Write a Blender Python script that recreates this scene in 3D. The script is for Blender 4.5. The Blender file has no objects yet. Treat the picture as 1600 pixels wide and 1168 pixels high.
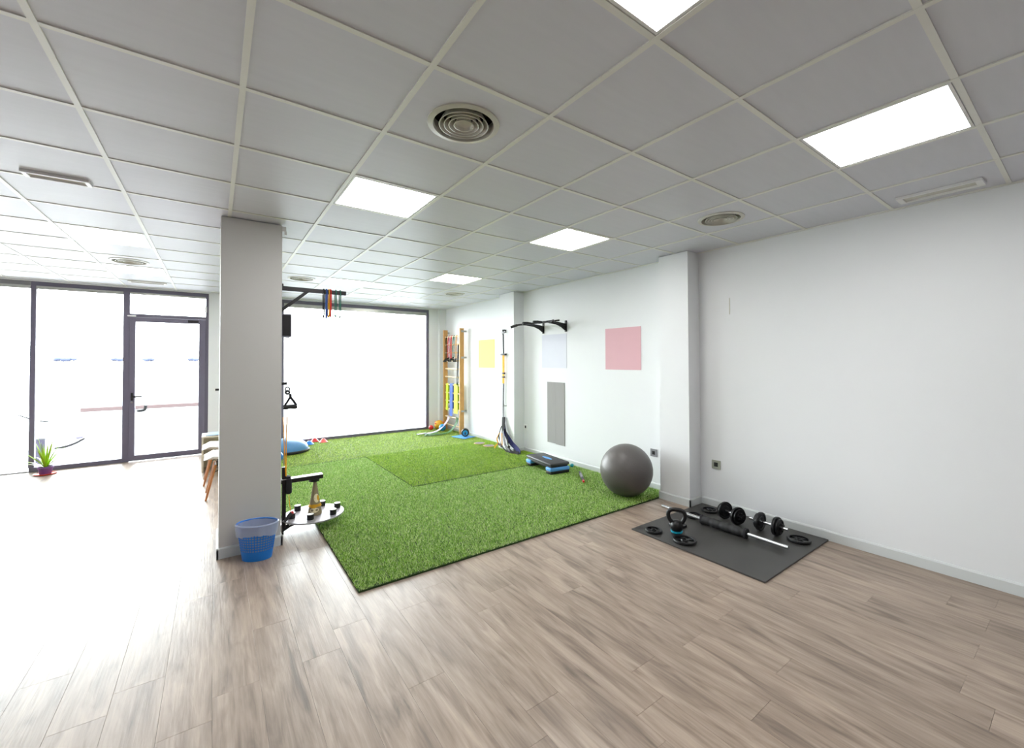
import bpy, bmesh, math, random
import numpy as np
from mathutils import Vector, Matrix

random.seed(7)
rng = np.random.default_rng(7)
SC = bpy.context.scene
COL = SC.collection
PI = math.pi
CEIL = 2.718

# ------------------------------------------------------------------ camera
cam_data = bpy.data.cameras.new('camera')
cam_data.sensor_width = 36.0
cam_data.sensor_fit = 'HORIZONTAL'
cam_data.lens = 658.7152 * 36.0 / 1600.0
cam_data.shift_x = (800 - 815.2528) / 1600.0
cam_data.shift_y = (552.2297 - 584.0) / 1600.0
cam_data.clip_start = 0.05
cam_data.clip_end = 500
cam = bpy.data.objects.new('camera', cam_data)
COL.objects.link(cam)
yaw, pitch, roll = 0.6297, 0.0162, -0.0035
fw = Vector((math.sin(yaw) * math.cos(pitch), math.cos(yaw) * math.cos(pitch), math.sin(pitch)))
rt = Vector((math.cos(yaw), -math.sin(yaw), 0))
up = rt.cross(fw)
rt2 = math.cos(roll) * rt + math.sin(roll) * up
up2 = -math.sin(roll) * rt + math.cos(roll) * up
M = Matrix((rt2, up2, -fw)).transposed().to_4x4()
M.translation = Vector((0, 0, 1.5542))
cam.matrix_world = M
SC.camera = cam

# ------------------------------------------------------------------ light
SKY = 10.3
world = bpy.data.worlds.new('overcast_sky')
world.use_nodes = True
SC.world = world
wn = world.node_tree.nodes
wl = world.node_tree.links
bg = wn['Background']
tc = wn.new('ShaderNodeTexCoord')
sep = wn.new('ShaderNodeSeparateXYZ')
wl.new(tc.outputs['Generated'], sep.inputs[0])
ramp = wn.new('ShaderNodeValToRGB')
ramp.color_ramp.elements[0].position = 0.0
ramp.color_ramp.elements[0].color = (0.94, 0.97, 1.0, 1)
ramp.color_ramp.elements[1].position = 0.9
ramp.color_ramp.elements[1].color = (0.90, 0.95, 1.0, 1)
wl.new(sep.outputs['Z'], ramp.inputs['Fac'])
wl.new(ramp.outputs['Color'], bg.inputs['Color'])
bg.inputs['Strength'].default_value = SKY

SC.view_settings.view_transform = 'Standard'
SC.view_settings.look = 'None'
SC.view_settings.gamma = 1
SC.view_settings.use_curve_mapping = False
SC.view_settings.exposure = 1.22
SC.cycles.max_bounces = 10
SC.cycles.diffuse_bounces = 6
SC.cycles.transparent_max_bounces = 12
SC.cycles.sample_clamp_indirect = 12.0
LAMP = 9.0


def portal(x0, x1, z0, z1, y):
    d = bpy.data.lights.new('sky_portal', 'AREA')
    d.shape = 'RECTANGLE'
    d.size = x1 - x0
    d.size_y = z1 - z0
    d.cycles.is_portal = True
    o = bpy.data.objects.new('sky_portal', d)
    o.location = ((x0 + x1) / 2, y, (z0 + z1) / 2)
    o.rotation_euler = (-PI / 2, 0, 0)
    COL.objects.link(o)


portal(-4.5, 3.9, 0.0, 2.7, 9.12)


# ------------------------------------------------------------------ materials
def srgb(r, g, b):
    f = lambda c: ((c / 255) / 12.92) if c / 255 <= 0.04045 else (((c / 255) + 0.055) / 1.055) ** 2.4
    return (f(r), f(g), f(b), 1)


class Mat:
    def __init__(s, name, rgb, rough=0.5, metal=0.0, spec=None):
        s.m = bpy.data.materials.new(name)
        s.m.use_nodes = True
        s.n = s.m.node_tree.nodes
        s.l = s.m.node_tree.links
        s.p = s.n['Principled BSDF']
        s.p.inputs['Base Color'].default_value = srgb(*rgb)
        s.p.inputs['Roughness'].default_value = rough
        s.p.inputs['Metallic'].default_value = metal
        if spec is not None:
            s.p.inputs['Specular IOR Level'].default_value = spec
        s.rgb = srgb(*rgb)

    def node(s, t, **kw):
        n = s.n.new(t)
        for k, v in kw.items():
            if k in n.inputs:
                n.inputs[k].default_value = v
            else:
                setattr(n, k, v)
        return n

    def coords(s, scale=(1, 1, 1), kind='Object'):
        t = s.node('ShaderNodeTexCoord')
        mp = s.node('ShaderNodeMapping')
        mp.inputs['Scale'].default_value = scale
        s.l.new(t.outputs[kind], mp.inputs['Vector'])
        return mp.outputs['Vector']

    def vary(s, amount=0.12, scale=8.0, stretch=(1, 1, 1), detail=4.0, bump=0.0, bscale=None):
        """procedural colour variation and fine relief"""
        v = s.coords(stretch)
        nz = s.node('ShaderNodeTexNoise', Scale=scale, Detail=detail)
        s.l.new(v, nz.inputs['Vector'])
        mx = s.node('ShaderNodeMix', data_type='RGBA')
        c = s.rgb
        lo = tuple(max(0, x * (1 - amount)) for x in c[:3]) + (1,)
        hi = tuple(min(1, x * (1 + amount)) for x in c[:3]) + (1,)
        mx.inputs[6].default_value = lo
        mx.inputs[7].default_value = hi
        s.l.new(nz.outputs['Fac'], mx.inputs[0])
        s.l.new(mx.outputs[2], s.p.inputs['Base Color'])
        if bump:
            n2 = s.node('ShaderNodeTexNoise', Scale=bscale or scale * 4, Detail=3.0)
            s.l.new(v, n2.inputs['Vector'])
            b = s.node('ShaderNodeBump', Strength=bump, Distance=0.002)
            s.l.new(n2.outputs['Fac'], b.inputs['Height'])
            s.l.new(b.outputs['Normal'], s.p.inputs['Normal'])
        return s


def simple(name, rgb, rough=0.5, metal=0.0, amount=0.06, scale=12, bump=0.0, spec=None, bscale=None):
    return Mat(name, rgb, rough, metal, spec).vary(amount, scale, bump=bump, bscale=bscale).m


W = {}
W['wall'] = simple('white_paint', (229, 231, 233), 0.55, amount=0.012, scale=3, bump=0.05, bscale=90)
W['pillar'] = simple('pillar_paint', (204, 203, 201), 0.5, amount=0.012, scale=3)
W['wallgrey'] = simple('grey_paint', (120, 120, 120), 0.6)
W['base'] = simple('baseboard_paint', (206, 210, 210), 0.45, amount=0.02)
W['runner'] = simple('cream_runner', (228, 228, 222), 0.4, amount=0.02)
W['frame'] = simple('grey_aluminium', (108, 104, 122), 0.45, 0.1, amount=0.05)
W['black'] = simple('black_plastic', (16, 16, 18), 0.45, amount=0.2)
W['blackiron'] = simple('black_iron', (22, 22, 24), 0.35, 0.3, amount=0.2, bump=0.3, bscale=120)
W['steel'] = simple('dark_steel', (42, 40, 42), 0.35, 0.5)
W['chrome'] = simple('chrome', (205, 207, 210), 0.22, 1.0, amount=0.03)
W['galv'] = simple('brushed_plate', (172, 168, 174), 0.5, 0.5, amount=0.1, scale=20)
W['white'] = simple('white_plastic', (235, 235, 235), 0.35, amount=0.01)
W['ventw'] = simple('vent_enamel', (206, 204, 194), 0.3, amount=0.03)
W['dark'] = simple('duct_black', (10, 10, 10), 0.9)
W['rubber'] = simple('rubber_black', (30, 30, 32), 0.65, amount=0.15, bump=0.2)
W['grey'] = simple('grey_plastic', (130, 130, 134), 0.45)
W['nickel'] = simple('nickel_plate', (178, 178, 172), 0.35, 0.6)
W['blackfoam'] = simple('black_foam', (24, 23, 25), 0.6, amount=0.2, bump=0.5, bscale=40)
W['fabricblk'] = simple('black_webbing', (22, 20, 26), 0.85, amount=0.3, bump=0.4)
W['fabricnavy'] = simple('navy_webbing', (44, 46, 98), 0.85, amount=0.3)
W['yellow'] = simple('yellow_webbing', (230, 166, 0), 0.7)
W['purple'] = simple('purple_pot', (104, 62, 120), 0.5)
W['orange'] = simple('orange_saucer', (226, 72, 34), 0.5)
W['blueplastic'] = simple('blue_plastic', (22, 122, 216), 0.4)
W['bluelight'] = simple('light_blue', (92, 160, 226), 0.5)
W['bosu'] = simple('blue_vinyl', (74, 128, 176), 0.45, amount=0.1, scale=30)
W['deck'] = simple('step_rubber', (54, 54, 58), 0.5, amount=0.15, bump=0.5, bscale=150)
W['red'] = simple('red_plastic', (214, 44, 44), 0.4)
W['coral'] = simple('coral_plastic', (236, 92, 84), 0.45)
W['teal'] = simple('teal_rubber', (22, 150, 176), 0.4)
W['cyan'] = simple('cyan_rubber', (50, 158, 218), 0.35)
W['mustard'] = simple('mustard_rubber', (226, 166, 34), 0.45, amount=0.2)
W['beige'] = simple('beige_laminate', (222, 214, 196), 0.45)
W['paper'] = simple('paper', (236, 236, 240), 0.7)
W['paperblue'] = simple('paper_blue', (150, 180, 214), 0.6)
W['soil'] = simple('soil', (70, 52, 40), 0.95, amount=0.3, scale=60)
W['oak'] = None
W['conc'] = simple('pavement', (122, 122, 124), 0.8, amount=0.05, scale=2)
W['kerb'] = simple('kerb_brick', (64, 50, 50), 0.85, amount=0.1)
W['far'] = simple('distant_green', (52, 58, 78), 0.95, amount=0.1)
W['carw'] = simple('car_paint', (120, 122, 130), 0.35, amount=0.02)
W['green'] = simple('green_band', (22, 92, 30), 0.6)
W['darkgreen'] = simple('green_tube', (24, 104, 84), 0.5)
W['lime'] = simple('lime_band', (206, 226, 24), 0.6)
W['bandblue'] = simple('blue_band', (66, 104, 206), 0.6)
W['bandred'] = simple('red_tube', (220, 40, 34), 0.45)
W['bandblue2'] = simple('blue_tube', (22, 78, 170), 0.45)
W['bandpink'] = simple('pink_tube', (196, 60, 96), 0.45)
W['bandtan'] = simple('tan_tube', (214, 164, 96), 0.45)
W['bandwhite'] = simple('lilac_band', (206, 192, 222), 0.6)
W['bandviolet'] = simple('violet_band', (60, 48, 84), 0.6)
W['cord'] = simple('orange_cord', (236, 158, 0), 0.55)
W['cone'] = simple('cone_canvas', (138, 126, 98), 0.8, amount=0.15)
W['cream'] = simple('cream_print', (226, 214, 178), 0.7)
W['gold'] = simple('gold_print', (206, 152, 22), 0.7)
W['coaster'] = simple('woven_disc', (106, 102, 104), 0.8, amount=0.3, scale=200)
W['tan'] = simple('tan_rim', (200, 166, 116), 0.7)
W['p_yellow'] = Mat('poster_yellow', (232, 226, 96), 0.6).vary(0.03, 4).m
W['p_white'] = Mat('poster_white', (216, 218, 230), 0.6).vary(0.02, 4).m
W['p_pink'] = Mat('poster_pink', (216, 170, 178), 0.6).vary(0.03, 4).m
W['p_grey'] = Mat('grey_foam', (152, 150, 149), 0.7).vary(0.06, 6, (8, 8, 1)).m
W['ballg'] = Mat('gym_ball_vinyl', (92, 88, 86), 0.42).vary(0.06, 6, (1, 1, 14), bump=0.1, bscale=10).m
W['turfback'] = simple('turf_backing', (34, 58, 16), 0.95)


def wood(name, rgb, scale=(30, 30, 2.0)):
    m = Mat(name, rgb, 0.45)
    m.vary(0.3, 3.0, scale, 5.0)
    return m.m


W['oak'] = wood('stall_bar_wood', (206, 156, 92))
W['rung'] = wood('rung_wood', (232, 208, 172), (30, 2, 30))
W['leg'] = wood('chair_leg_wood', (182, 116, 64))

# ceiling tile : slightly glossy, faint streaks
m = Mat('ceiling_tile', (202, 200, 201), 0.42, spec=0.25)
v = m.coords((1.2, 9, 1))
nz = m.node('ShaderNodeTexNoise', Scale=3.0, Detail=3.0)
oi = m.node('ShaderNodeObjectInfo')
add = m.node('ShaderNodeVectorMath', operation='ADD')
scl = m.node('ShaderNodeVectorMath', operation='SCALE')
scl.inputs['Scale'].default_value = 37.0
m.l.new(oi.outputs['Random'], scl.inputs[0])
m.l.new(v, add.inputs[0])
m.l.new(scl.outputs[0], add.inputs[1])
m.l.new(add.outputs[0], nz.inputs['Vector'])
b = m.node('ShaderNodeBump', Strength=0.12, Distance=0.004)
m.l.new(nz.outputs['Fac'], b.inputs['Height'])
m.l.new(b.outputs['Normal'], m.p.inputs['Normal'])
mx = m.node('ShaderNodeMix', data_type='RGBA')
mx.inputs[6].default_value = srgb(208, 209, 217)
mx.inputs[7].default_value = srgb(216, 217, 225)
m.l.new(nz.outputs['Fac'], mx.inputs[0])
m.l.new(mx.outputs[2], m.p.inputs['Base Color'])
W['tile'] = m.m

# vinyl plank : greige oak
m = Mat('vinyl_plank', (176, 156, 140), 0.36)
t = m.node('ShaderNodeTexCoord')
oi = m.node('ShaderNodeObjectInfo')
scl = m.node('ShaderNodeVectorMath', operation='SCALE')
scl.inputs['Scale'].default_value = 91.0
m.l.new(oi.outputs['Random'], scl.inputs[0])
add = m.node('ShaderNodeVectorMath', operation='ADD')
m.l.new(t.outputs['Object'], add.inputs[0])
m.l.new(scl.outputs[0], add.inputs[1])


def stretched(sx, sy, detail, dist=0.0):
    mp = m.node('ShaderNodeMapping')
    mp.inputs['Scale'].default_value = (sx, sy, 1)
    m.l.new(add.outputs[0], mp.inputs['Vector'])
    n = m.node('ShaderNodeTexNoise', Scale=1.0, Detail=detail, Distortion=dist)
    m.l.new(mp.outputs['Vector'], n.inputs['Vector'])
    return n.outputs['Fac']


broad = stretched(15, 2.2, 5, 0.9)
fine = stretched(90, 5.0, 6, 0.4)
r1 = m.node('ShaderNodeValToRGB')
e = r1.color_ramp.elements
e[0].position = 0.28
e[0].color = srgb(112, 98, 87)
e[1].position = 0.68
e[1].color = srgb(170, 153, 138)
k = e.new(0.45)
k.color = srgb(147, 130, 116)
m.l.new(broad, r1.inputs['Fac'])
r2 = m.node('ShaderNodeValToRGB')
e = r2.color_ramp.elements
e[0].position = 0.3
e[0].color = (0.80, 0.785, 0.775, 1)
e[1].position = 0.62
e[1].color = (1.08, 1.08, 1.08, 1)
m.l.new(fine, r2.inputs['Fac'])
mul = m.node('ShaderNodeMix', data_type='RGBA', blend_type='MULTIPLY')
mul.inputs[0].default_value = 0.8
m.l.new(r1.outputs['Color'], mul.inputs[6])
m.l.new(r2.outputs['Color'], mul.inputs[7])
hsv = m.node('ShaderNodeHueSaturation')
mr = m.node('ShaderNodeMapRange')
mr.inputs['To Min'].default_value = 0.93
mr.inputs['To Max'].default_value = 1.07
m.l.new(oi.outputs['Random'], mr.inputs['Value'])
m.l.new(mr.outputs['Result'], hsv.inputs['Value'])
m.l.new(mul.outputs[2], hsv.inputs['Color'])
m.l.new(hsv.outputs['Color'], m.p.inputs['Base Color'])
b = m.node('ShaderNodeBump', Strength=0.4, Distance=0.002)
m.l.new(fine, b.inputs['Height'])
m.l.new(b.outputs['Normal'], m.p.inputs['Normal'])
W['plank'] = m.m

# rubber mat with scuffs
m = Mat('rubber_mat', (59, 58, 56), 0.42)
m.vary(0.35, 3.5, detail=6, bump=0.25, bscale=200)
W['mat'] = m.m


def turf_mat(name, c0, c1, c2):
    m = Mat(name, (80, 130, 40), 0.5)
    g = m.node('ShaderNodeNewGeometry')
    r = m.node('ShaderNodeValToRGB')
    e = r.color_ramp.elements
    e[0].position = 0.0
    e[0].color = srgb(*c0)
    e[1].position = 1.0
    e[1].color = srgb(*c2)  # palest blades: white glints and sheen of the turf put into their colour
    k = e.new(0.55)
    k.color = srgb(*c1)
    m.l.new(g.outputs['Random Per Island'], r.inputs['Fac'])
    m.l.new(r.outputs['Color'], m.p.inputs['Base Color'])
    m.p.inputs['Specular IOR Level'].default_value = 0.45
    m.p.inputs['Roughness'].default_value = 0.38
    return m.m


W['turfA'] = turf_mat('turf_blades_light', (88, 140, 24), (150, 200, 62), (244, 252, 190))
W['turfC'] = turf_mat('turf_blades_rich', (90, 140, 10), (152, 196, 26), (226, 242, 120))
W['turfB'] = turf_mat('turf_blades_deep', (96, 142, 20), (164, 202, 44), (228, 240, 130))


def emis(name, rgb, s):
    m = bpy.data.materials.new(name)
    m.use_nodes = True
    p = m.node_tree.nodes['Principled BSDF']
    p.inputs['Base Color'].default_value = (0.8, 0.8, 0.8, 1)
    p.inputs['Emission Color'].default_value = srgb(*rgb)
    p.inputs['Emission Strength'].default_value = s
    return m


W['lamp'] = emis('lit_panel', (255, 254, 252), LAMP)


def glass_mat(name, tint, alpha):
    """thin clear pane: lets light through, reflects at grazing angles"""
    m = bpy.data.materials.new(name)
    m.use_nodes = True
    n = m.node_tree.nodes
    l = m.node_tree.links
    n.remove(n['Principled BSDF'])
    tr = n.new('ShaderNodeBsdfTransparent')
    tr.inputs[0].default_value = tint
    gl = n.new('ShaderNodeBsdfGlossy')
    gl.inputs['Roughness'].default_value = 0.03
    fr = n.new('ShaderNodeFresnel')
    fr.inputs['IOR'].default_value = alpha
    mx = n.new('ShaderNodeMixShader')
    l.new(fr.outputs[0], mx.inputs[0])
    l.new(tr.outputs[0], mx.inputs[1])
    l.new(gl.outputs[0], mx.inputs[2])
    l.new(mx.outputs[0], n['Material Output'].inputs[0])
    return m


W['glass'] = glass_mat('window_glass', (0.93, 0.95, 0.94, 1), 1.35)


def film_mat():
    m = bpy.data.materials.new('bin_liner_film')
    m.use_nodes = True
    n = m.node_tree.nodes
    l = m.node_tree.links
    p = n['Principled BSDF']
    p.inputs['Base Color'].default_value = srgb(206, 212, 222)
    p.inputs['Roughness'].default_value = 0.3
    tr = n.new('ShaderNodeBsdfTransparent')
    mx = n.new('ShaderNodeMixShader')
    mx.inputs[0].default_value = 0.5
    l.new(tr.outputs[0], mx.inputs[1])
    l.new(p.outputs[0], mx.inputs[2])
    l.new(mx.outputs[0], n['Material Output'].inputs[0])
    return m


W['film'] = film_mat()


# ------------------------------------------------------------------ mesh builder
class B:
    def __init__(s):
        s.bm = bmesh.new()

    def box(s, x0, x1, y0, y1, z0, z1, bev=0.0, rot=None, loc=None):
        r = bmesh.ops.create_cube(s.bm, size=1.0)
        vs = r['verts']
        for v in vs:
            v.co = Vector(((v.co.x + .5) * (x1 - x0) + x0, (v.co.y + .5) * (y1 - y0) + y0, (v.co.z + .5) * (z1 - z0) + z0))
        if bev:
            es = set()
            for v in vs:
                es.update(v.link_edges)
            rr = bmesh.ops.bevel(s.bm, geom=list(es), offset=bev, segments=2, affect='EDGES', profile=0.5)
            vs = list({v for f in rr['faces'] for v in f.verts} | {v for v in vs if v.is_valid})
        if rot is not None:
            bmesh.ops.transform(s.bm, matrix=Matrix.Rotation(rot[0], 4, rot[1]), verts=vs)
        if loc is not None:
            bmesh.ops.translate(s.bm, vec=loc, verts=vs)
        return s

    def tube(s, pts, r, seg=8, closed=False, cap=True):
        pts = [Vector(p) for p in pts]
        n = len(pts)
        rs = r if isinstance(r, (list, tuple)) else [r] * n
        rings = []
        ref = None
        for i in range(n):
            if closed:
                d = pts[(i + 1) % n] - pts[(i - 1) % n]
            else:
                d = pts[min(i + 1, n - 1)] - pts[max(i - 1, 0)]
            d.normalize()
            if ref is None:
                a = Vector((0, 0, 1)) if abs(d.z) < 0.9 else Vector((1, 0, 0))
                ref = (a - d * a.dot(d)).normalized()
            else:
                ref = (ref - d * ref.dot(d))
                ref = ref.normalized() if ref.length > 1e-5 else d.orthogonal().normalized()
            w = d.cross(ref)
            rings.append([s.bm.verts.new(pts[i] + (ref * math.cos(t) + w * math.sin(t)) * rs[i]) for t in [2 * PI * k / seg for k in range(seg)]])
        m_ = n if closed else n - 1
        for i in range(m_):
            a, b_ = rings[i], rings[(i + 1) % n]
            for k in range(seg):
                s.bm.faces.new((a[k], a[(k + 1) % seg], b_[(k + 1) % seg], b_[k]))
        if cap and not closed:
            s.bm.faces.new(rings[0][::-1])
            s.bm.faces.new(rings[-1])
        return s

    def lathe(s, prof, seg=32, c=(0, 0, 0), sx=1.0, sy=1.0, closed=False, axis='Z', cap=False):
        """revolve (r, z) profile; axis Z, X or Y"""
        c = Vector(c)
        rings = []
        for (r, z) in prof:
            ring = []
            for k in range(seg):
                t = 2 * PI * k / seg
                p = Vector((r * math.cos(t) * sx, r * math.sin(t) * sy, z))
                if axis == 'X':
                    p = Vector((p.z, p.x, p.y))
                elif axis == 'Y':
                    p = Vector((p.x, p.z, -p.y))
                ring.append(s.bm.verts.new(p + c))
            rings.append(ring)
        n = len(rings)
        for i in range(n if closed else n - 1):
            a, b_ = rings[i], rings[(i + 1) % n]
            for k in range(seg):
                s.bm.faces.new((a[k], a[(k + 1) % seg], b_[(k + 1) % seg], b_[k]))
        if cap and not closed:
            s.bm.faces.new(rings[0][::-1])
            s.bm.faces.new(rings[-1])
        return s

    def prism(s, poly, a, b_, axis='Z'):
        def P(u, v, w):
            return (u, v, w) if axis == 'Z' else ((w, u, v) if axis == 'X' else (u, w, v))
        lo = [s.bm.verts.new(P(u, v, a)) for u, v in poly]
        hi = [s.bm.verts.new(P(u, v, b_)) for u, v in poly]
        n = len(poly)
        s.bm.faces.new(lo[::-1])
        s.bm.faces.new(hi)
        for i in range(n):
            s.bm.faces.new((lo[i], lo[(i + 1) % n], hi[(i + 1) % n], hi[i]))
        return s

    def ribbon(s, pts, wdir, w, t=0.002):
        pts = [Vector(p) for p in pts]
        n = len(pts)
        rings = []
        for i, p in enumerate(pts):
            wd = Vector(wdir[i] if isinstance(wdir, list) else wdir).normalized()
            d = (pts[min(i + 1, n - 1)] - pts[max(i - 1, 0)]).normalized()
            nn = d.cross(wd)
            nn = nn.normalized() if nn.length > 1e-5 else Vector((0, 0, 1))
            wd = nn.cross(d).normalized()
            rings.append([s.bm.verts.new(p + wd * (w / 2) * a + nn * (t / 2) * b_) for a, b_ in ((-1, -1), (1, -1), (1, 1), (-1, 1))])
        for i in range(n - 1):
            for k in range(4):
                s.bm.faces.new((rings[i][k], rings[i][(k + 1) % 4], rings[i + 1][(k + 1) % 4], rings[i + 1][k]))
        s.bm.faces.new(rings[0][::-1])
        s.bm.faces.new(rings[-1])
        return s

    def ball(s, c, r, seg=24, sz=1.0):
        prof = []
        n = seg // 2
        for i in range(n + 1):
            t = -PI / 2 + PI * i / n
            prof.append((max(r * math.cos(t), r * 0.004), r * math.sin(t) * sz))
        return s.lathe(prof, seg, c, cap=True)

    def obj(s, name, mat, parent=None, smooth=False, kind=None, loc=None, ang=40):
        bmesh.ops.recalc_face_normals(s.bm, faces=s.bm.faces)
        me = bpy.data.meshes.new(name)
        s.bm.to_mesh(me)
        s.bm.free()
        if smooth:
            for p in me.polygons:
                p.use_smooth = True
            try:
                me.set_sharp_from_angle(angle=math.radians(ang))
            except Exception:
                pass
        me.materials.append(mat)
        o = bpy.data.objects.new(name, me)
        COL.objects.link(o)
        if parent is not None:
            o.parent = parent
        if loc is not None:
            o.location = loc
        if kind:
            o['kind'] = kind
        return o


def tag(o, label, cat, group=None):
    o['label'] = label
    o['category'] = cat
    if group:
        o['group'] = group
    return o


def thing(name, label, cat, loc=(0, 0, 0), rz=0.0, group=None):
    o = bpy.data.objects.new(name, None)
    o.empty_display_size = 0.1
    COL.objects.link(o)
    o.location = loc
    o.rotation_euler = (0, 0, rz)
    return tag(o, label, cat, group)


def copy_tree(o, parent=None):
    c = o.copy()
    COL.objects.link(c)
    c.parent = parent
    for ch in list(o.children):
        copy_tree(ch, c)
    return c


def struct(bld, name, mat, parent=None, smooth=False):
    return bld.obj(name, mat, parent, smooth, kind='structure')


def share(name, mesh, parent, loc, rz=0.0):
    o = bpy.data.objects.new(name, mesh)
    COL.objects.link(o)
    o.parent = parent
    o.location = loc
    o.rotation_euler = (0, 0, rz)
    return o


def arc(pts, n=8):
    """catmull-rom through points"""
    pts = [Vector(p) for p in pts]
    P = [pts[0]] + pts + [pts[-1]]
    out = []
    for i in range(1, len(P) - 2):
        for k in range(n):
            t = k / n
            a, b_, c, d = P[i - 1], P[i], P[i + 1], P[i + 2]
            out.append(0.5 * ((2 * b_) + (-a + c) * t + (2 * a - 5 * b_ + 4 * c - d) * t * t + (-a + 3 * b_ - 3 * c + d) * t ** 3))
    out.append(pts[-1])
    return out


# ------------------------------------------------------------------ setting: floor
XR, XC, YF = 4.28, 4.07, 8.95
XL, YN = -4.6, -2.6
floor = struct(B().box(XL, XR + .1, YN, YF + .1, -0.12, -0.004), 'floor', W['turfback'])
PW, PL = 0.1875, 1.22
px0 = 0.002
plank_cache = {}


def plank_mesh(wd, ln):
    key = (round(wd, 3), round(ln, 3))
    if key not in plank_cache:
        b_ = B()
        g = 0.0003
        c = 0.0006
        zs = [(0.0, -0.0035), (0.0, -c), (c, 0.0)]
        rings = []
        for ins, z in zs:
            i = g + ins
            rings.append([b_.bm.verts.new(p) for p in ((i, i, z), (wd - i, i, z), (wd - i, ln - i, z), (i, ln - i, z))])
        for a in range(2):
            for q in range(4):
                b_.bm.faces.new((rings[a][q], rings[a][(q + 1) % 4], rings[a + 1][(q + 1) % 4], rings[a + 1][q]))
        b_.bm.faces.new(rings[-1])
        me = bpy.data.meshes.new('plank')
        b_.bm.to_mesh(me)
        b_.bm.free()
        me.materials.append(W['plank'])
        plank_cache[key] = me
    return plank_cache[key]


joint = {}
# joints measured where they show; the rest follow a staggered lay
known = {21: .41, 19: .41, 17: .41, 15: .41, 12: .97, 11: 1.36, 9: 1.40, 4: 1.955, 2: 2.45, 3: 2.64, 1: 2.91}
field = B()
n_pl = 0
for c in range(int((XL - px0) / PW) - 1, int((XR - px0) / PW) + 1):
    xa = px0 + c * PW
    xb = xa + PW
    xa, xb = max(xa, XL), min(xb, XR)
    if xb - xa < 0.01:
        continue
    off = known.get(c, None)
    if off is None:
        off = (c * 0.457 + (0.31 if c % 2 else 0.0)) % PL
    r0 = math.floor((YN - off) / PL)
    for r_ in range(r0, 12):
        ya, yb = off + r_ * PL, off + (r_ + 1) * PL
        ya, yb = max(ya, YN), min(yb, YF + 0.0)
        if yb - ya < 0.02:
            continue
        if xa > .85 and ya > 3.02:
            continue   # wholly under the turf
        # inside the picture?
        vis = False
        for (X, Y) in ((xa, ya), (xb, ya), (xa, yb), (xb, yb), ((xa + xb) / 2, (ya + yb) / 2)):
            d = Vector((X, Y, -1.5542))
            dep = d.dot(fw)
            if dep > .3:
                u = 815 + 659 * d.dot(rt2) / dep
                w_ = 552 - 659 * d.dot(up2) / dep
                if -60 < u < 1660 and w_ < 1240:
                    vis = True
        if vis and n_pl < 300:
            share('plank', plank_mesh(xb - xa, yb - ya), floor, (xa, ya, 0))
            n_pl += 1
        else:
            field.box(xa + .001, xb - .001, ya + .001, yb - .001, -0.0035, 0.0)
field.obj('plank_field', W['plank'], floor, kind='stuff')

# ------------------------------------------------------------------ setting: walls
wall_right = struct(B().box(XR, XR + .15, YN - .15, YF + .15, -0.1, CEIL + .15), 'wall_right', W['wall'])
struct(B().box(XC, XR, 2.577, 2.94, 0, CEIL), 'pilaster', W['wall'])
struct(B().box(XC, XR, 5.81, 6.26, 0, CEIL), 'pilaster', W['wall'])
wf = struct(B().box(3.905, XR, YF - .05, YF + .12, 0, CEIL), 'wall_far', W['wall'])
struct(B().box(4.12, XR, YF - .14, YF - .05, 0, CEIL), 'trim_1', W['wall'])
struct(B().box(-.085, 0.98, YF - .05, YF + .12, 0, CEIL), 'wall_far.001', W['wall'])
struct(B().box(XL - .15, XL, YN - .15, YF + .15, -0.1, CEIL + .15), 'wall_left', W['wall'])
struct(B().box(XL, XR, YN - .15, YN, 0, CEIL), 'wall_near', W['wallgrey'])
struct(B().box(XL, XR + .1, YF - .06, YF + .12, CEIL - .012, CEIL + .15), 'trim_2', W['wall'])
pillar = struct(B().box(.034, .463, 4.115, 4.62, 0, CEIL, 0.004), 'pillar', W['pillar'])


def skirting(name, x0, x1, y0, y1, side, h=0.084):
    t_ = 0.013
    if side == 'x-':      # faces -x
        poly = [(x0, 0), (x0, h), (x0 - t_ * .45, h), (x0 - t_, h - .012), (x0 - t_, 0)]
        b_ = B()
        b_.prism(poly, y0, y1, 'Y')
    elif side == 'x+':
        poly = [(x0, 0), (x0, h), (x0 + t_ * .45, h), (x0 + t_, h - .012), (x0 + t_, 0)]
        b_ = B()
        b_.prism(poly, y0, y1, 'Y')
    elif side == 'y-':
        poly = [(y0, 0), (y0, h), (y0 - t_ * .45, h), (y0 - t_, h - .012), (y0 - t_, 0)]
        b_ = B()
        b_.prism(poly, x0, x1, 'X')
    else:
        poly = [(y0, 0), (y0, h), (y0 + t_ * .45, h), (y0 + t_, h - .012), (y0 + t_, 0)]
        b_ = B()
        b_.prism(poly, x0, x1, 'X')
    return struct(b_, name, W['base'])


skirting('baseboard_right', XR, XR, YN, 2.577 - .013, 'x-')
skirting('baseboard_right.001', XR, XR, 2.953, 5.81 - .013, 'x-')
skirting('baseboard_right.002', XR, XR, 6.273, 8.80, 'x-')
for i, (ya, yb) in enumerate(((2.577, 2.94), (5.81, 6.26))):
    sfx = '' if i == 0 else '.00%d' % i
    skirting('baseboard_pilaster' + sfx, XC, XC, ya - .013, yb + .013, 'x-')
    skirting('baseboard_pilaster_front' + sfx, XC - .013, XR, ya, ya, 'y-')
skirting('baseboard_pillar', .034 - .013, .463 + .013, 4.115, 4.115, 'y-')
skirting('baseboard_pillar_left', .034, .034, 4.102, 4.62, 'x-')
skirting('baseboard_pillar_right', .463, .463, 4.102, 4.62, 'x+')
skirting('baseboard_far', -.085, .98, YF - .05, YF - .05, 'y-')
# edge angle along the right wall under the ceiling
struct(B().box(XR - .018, XR, YN, YF - .05, CEIL - .004, CEIL + .02), 'trim_3', W['runner'])

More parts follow.
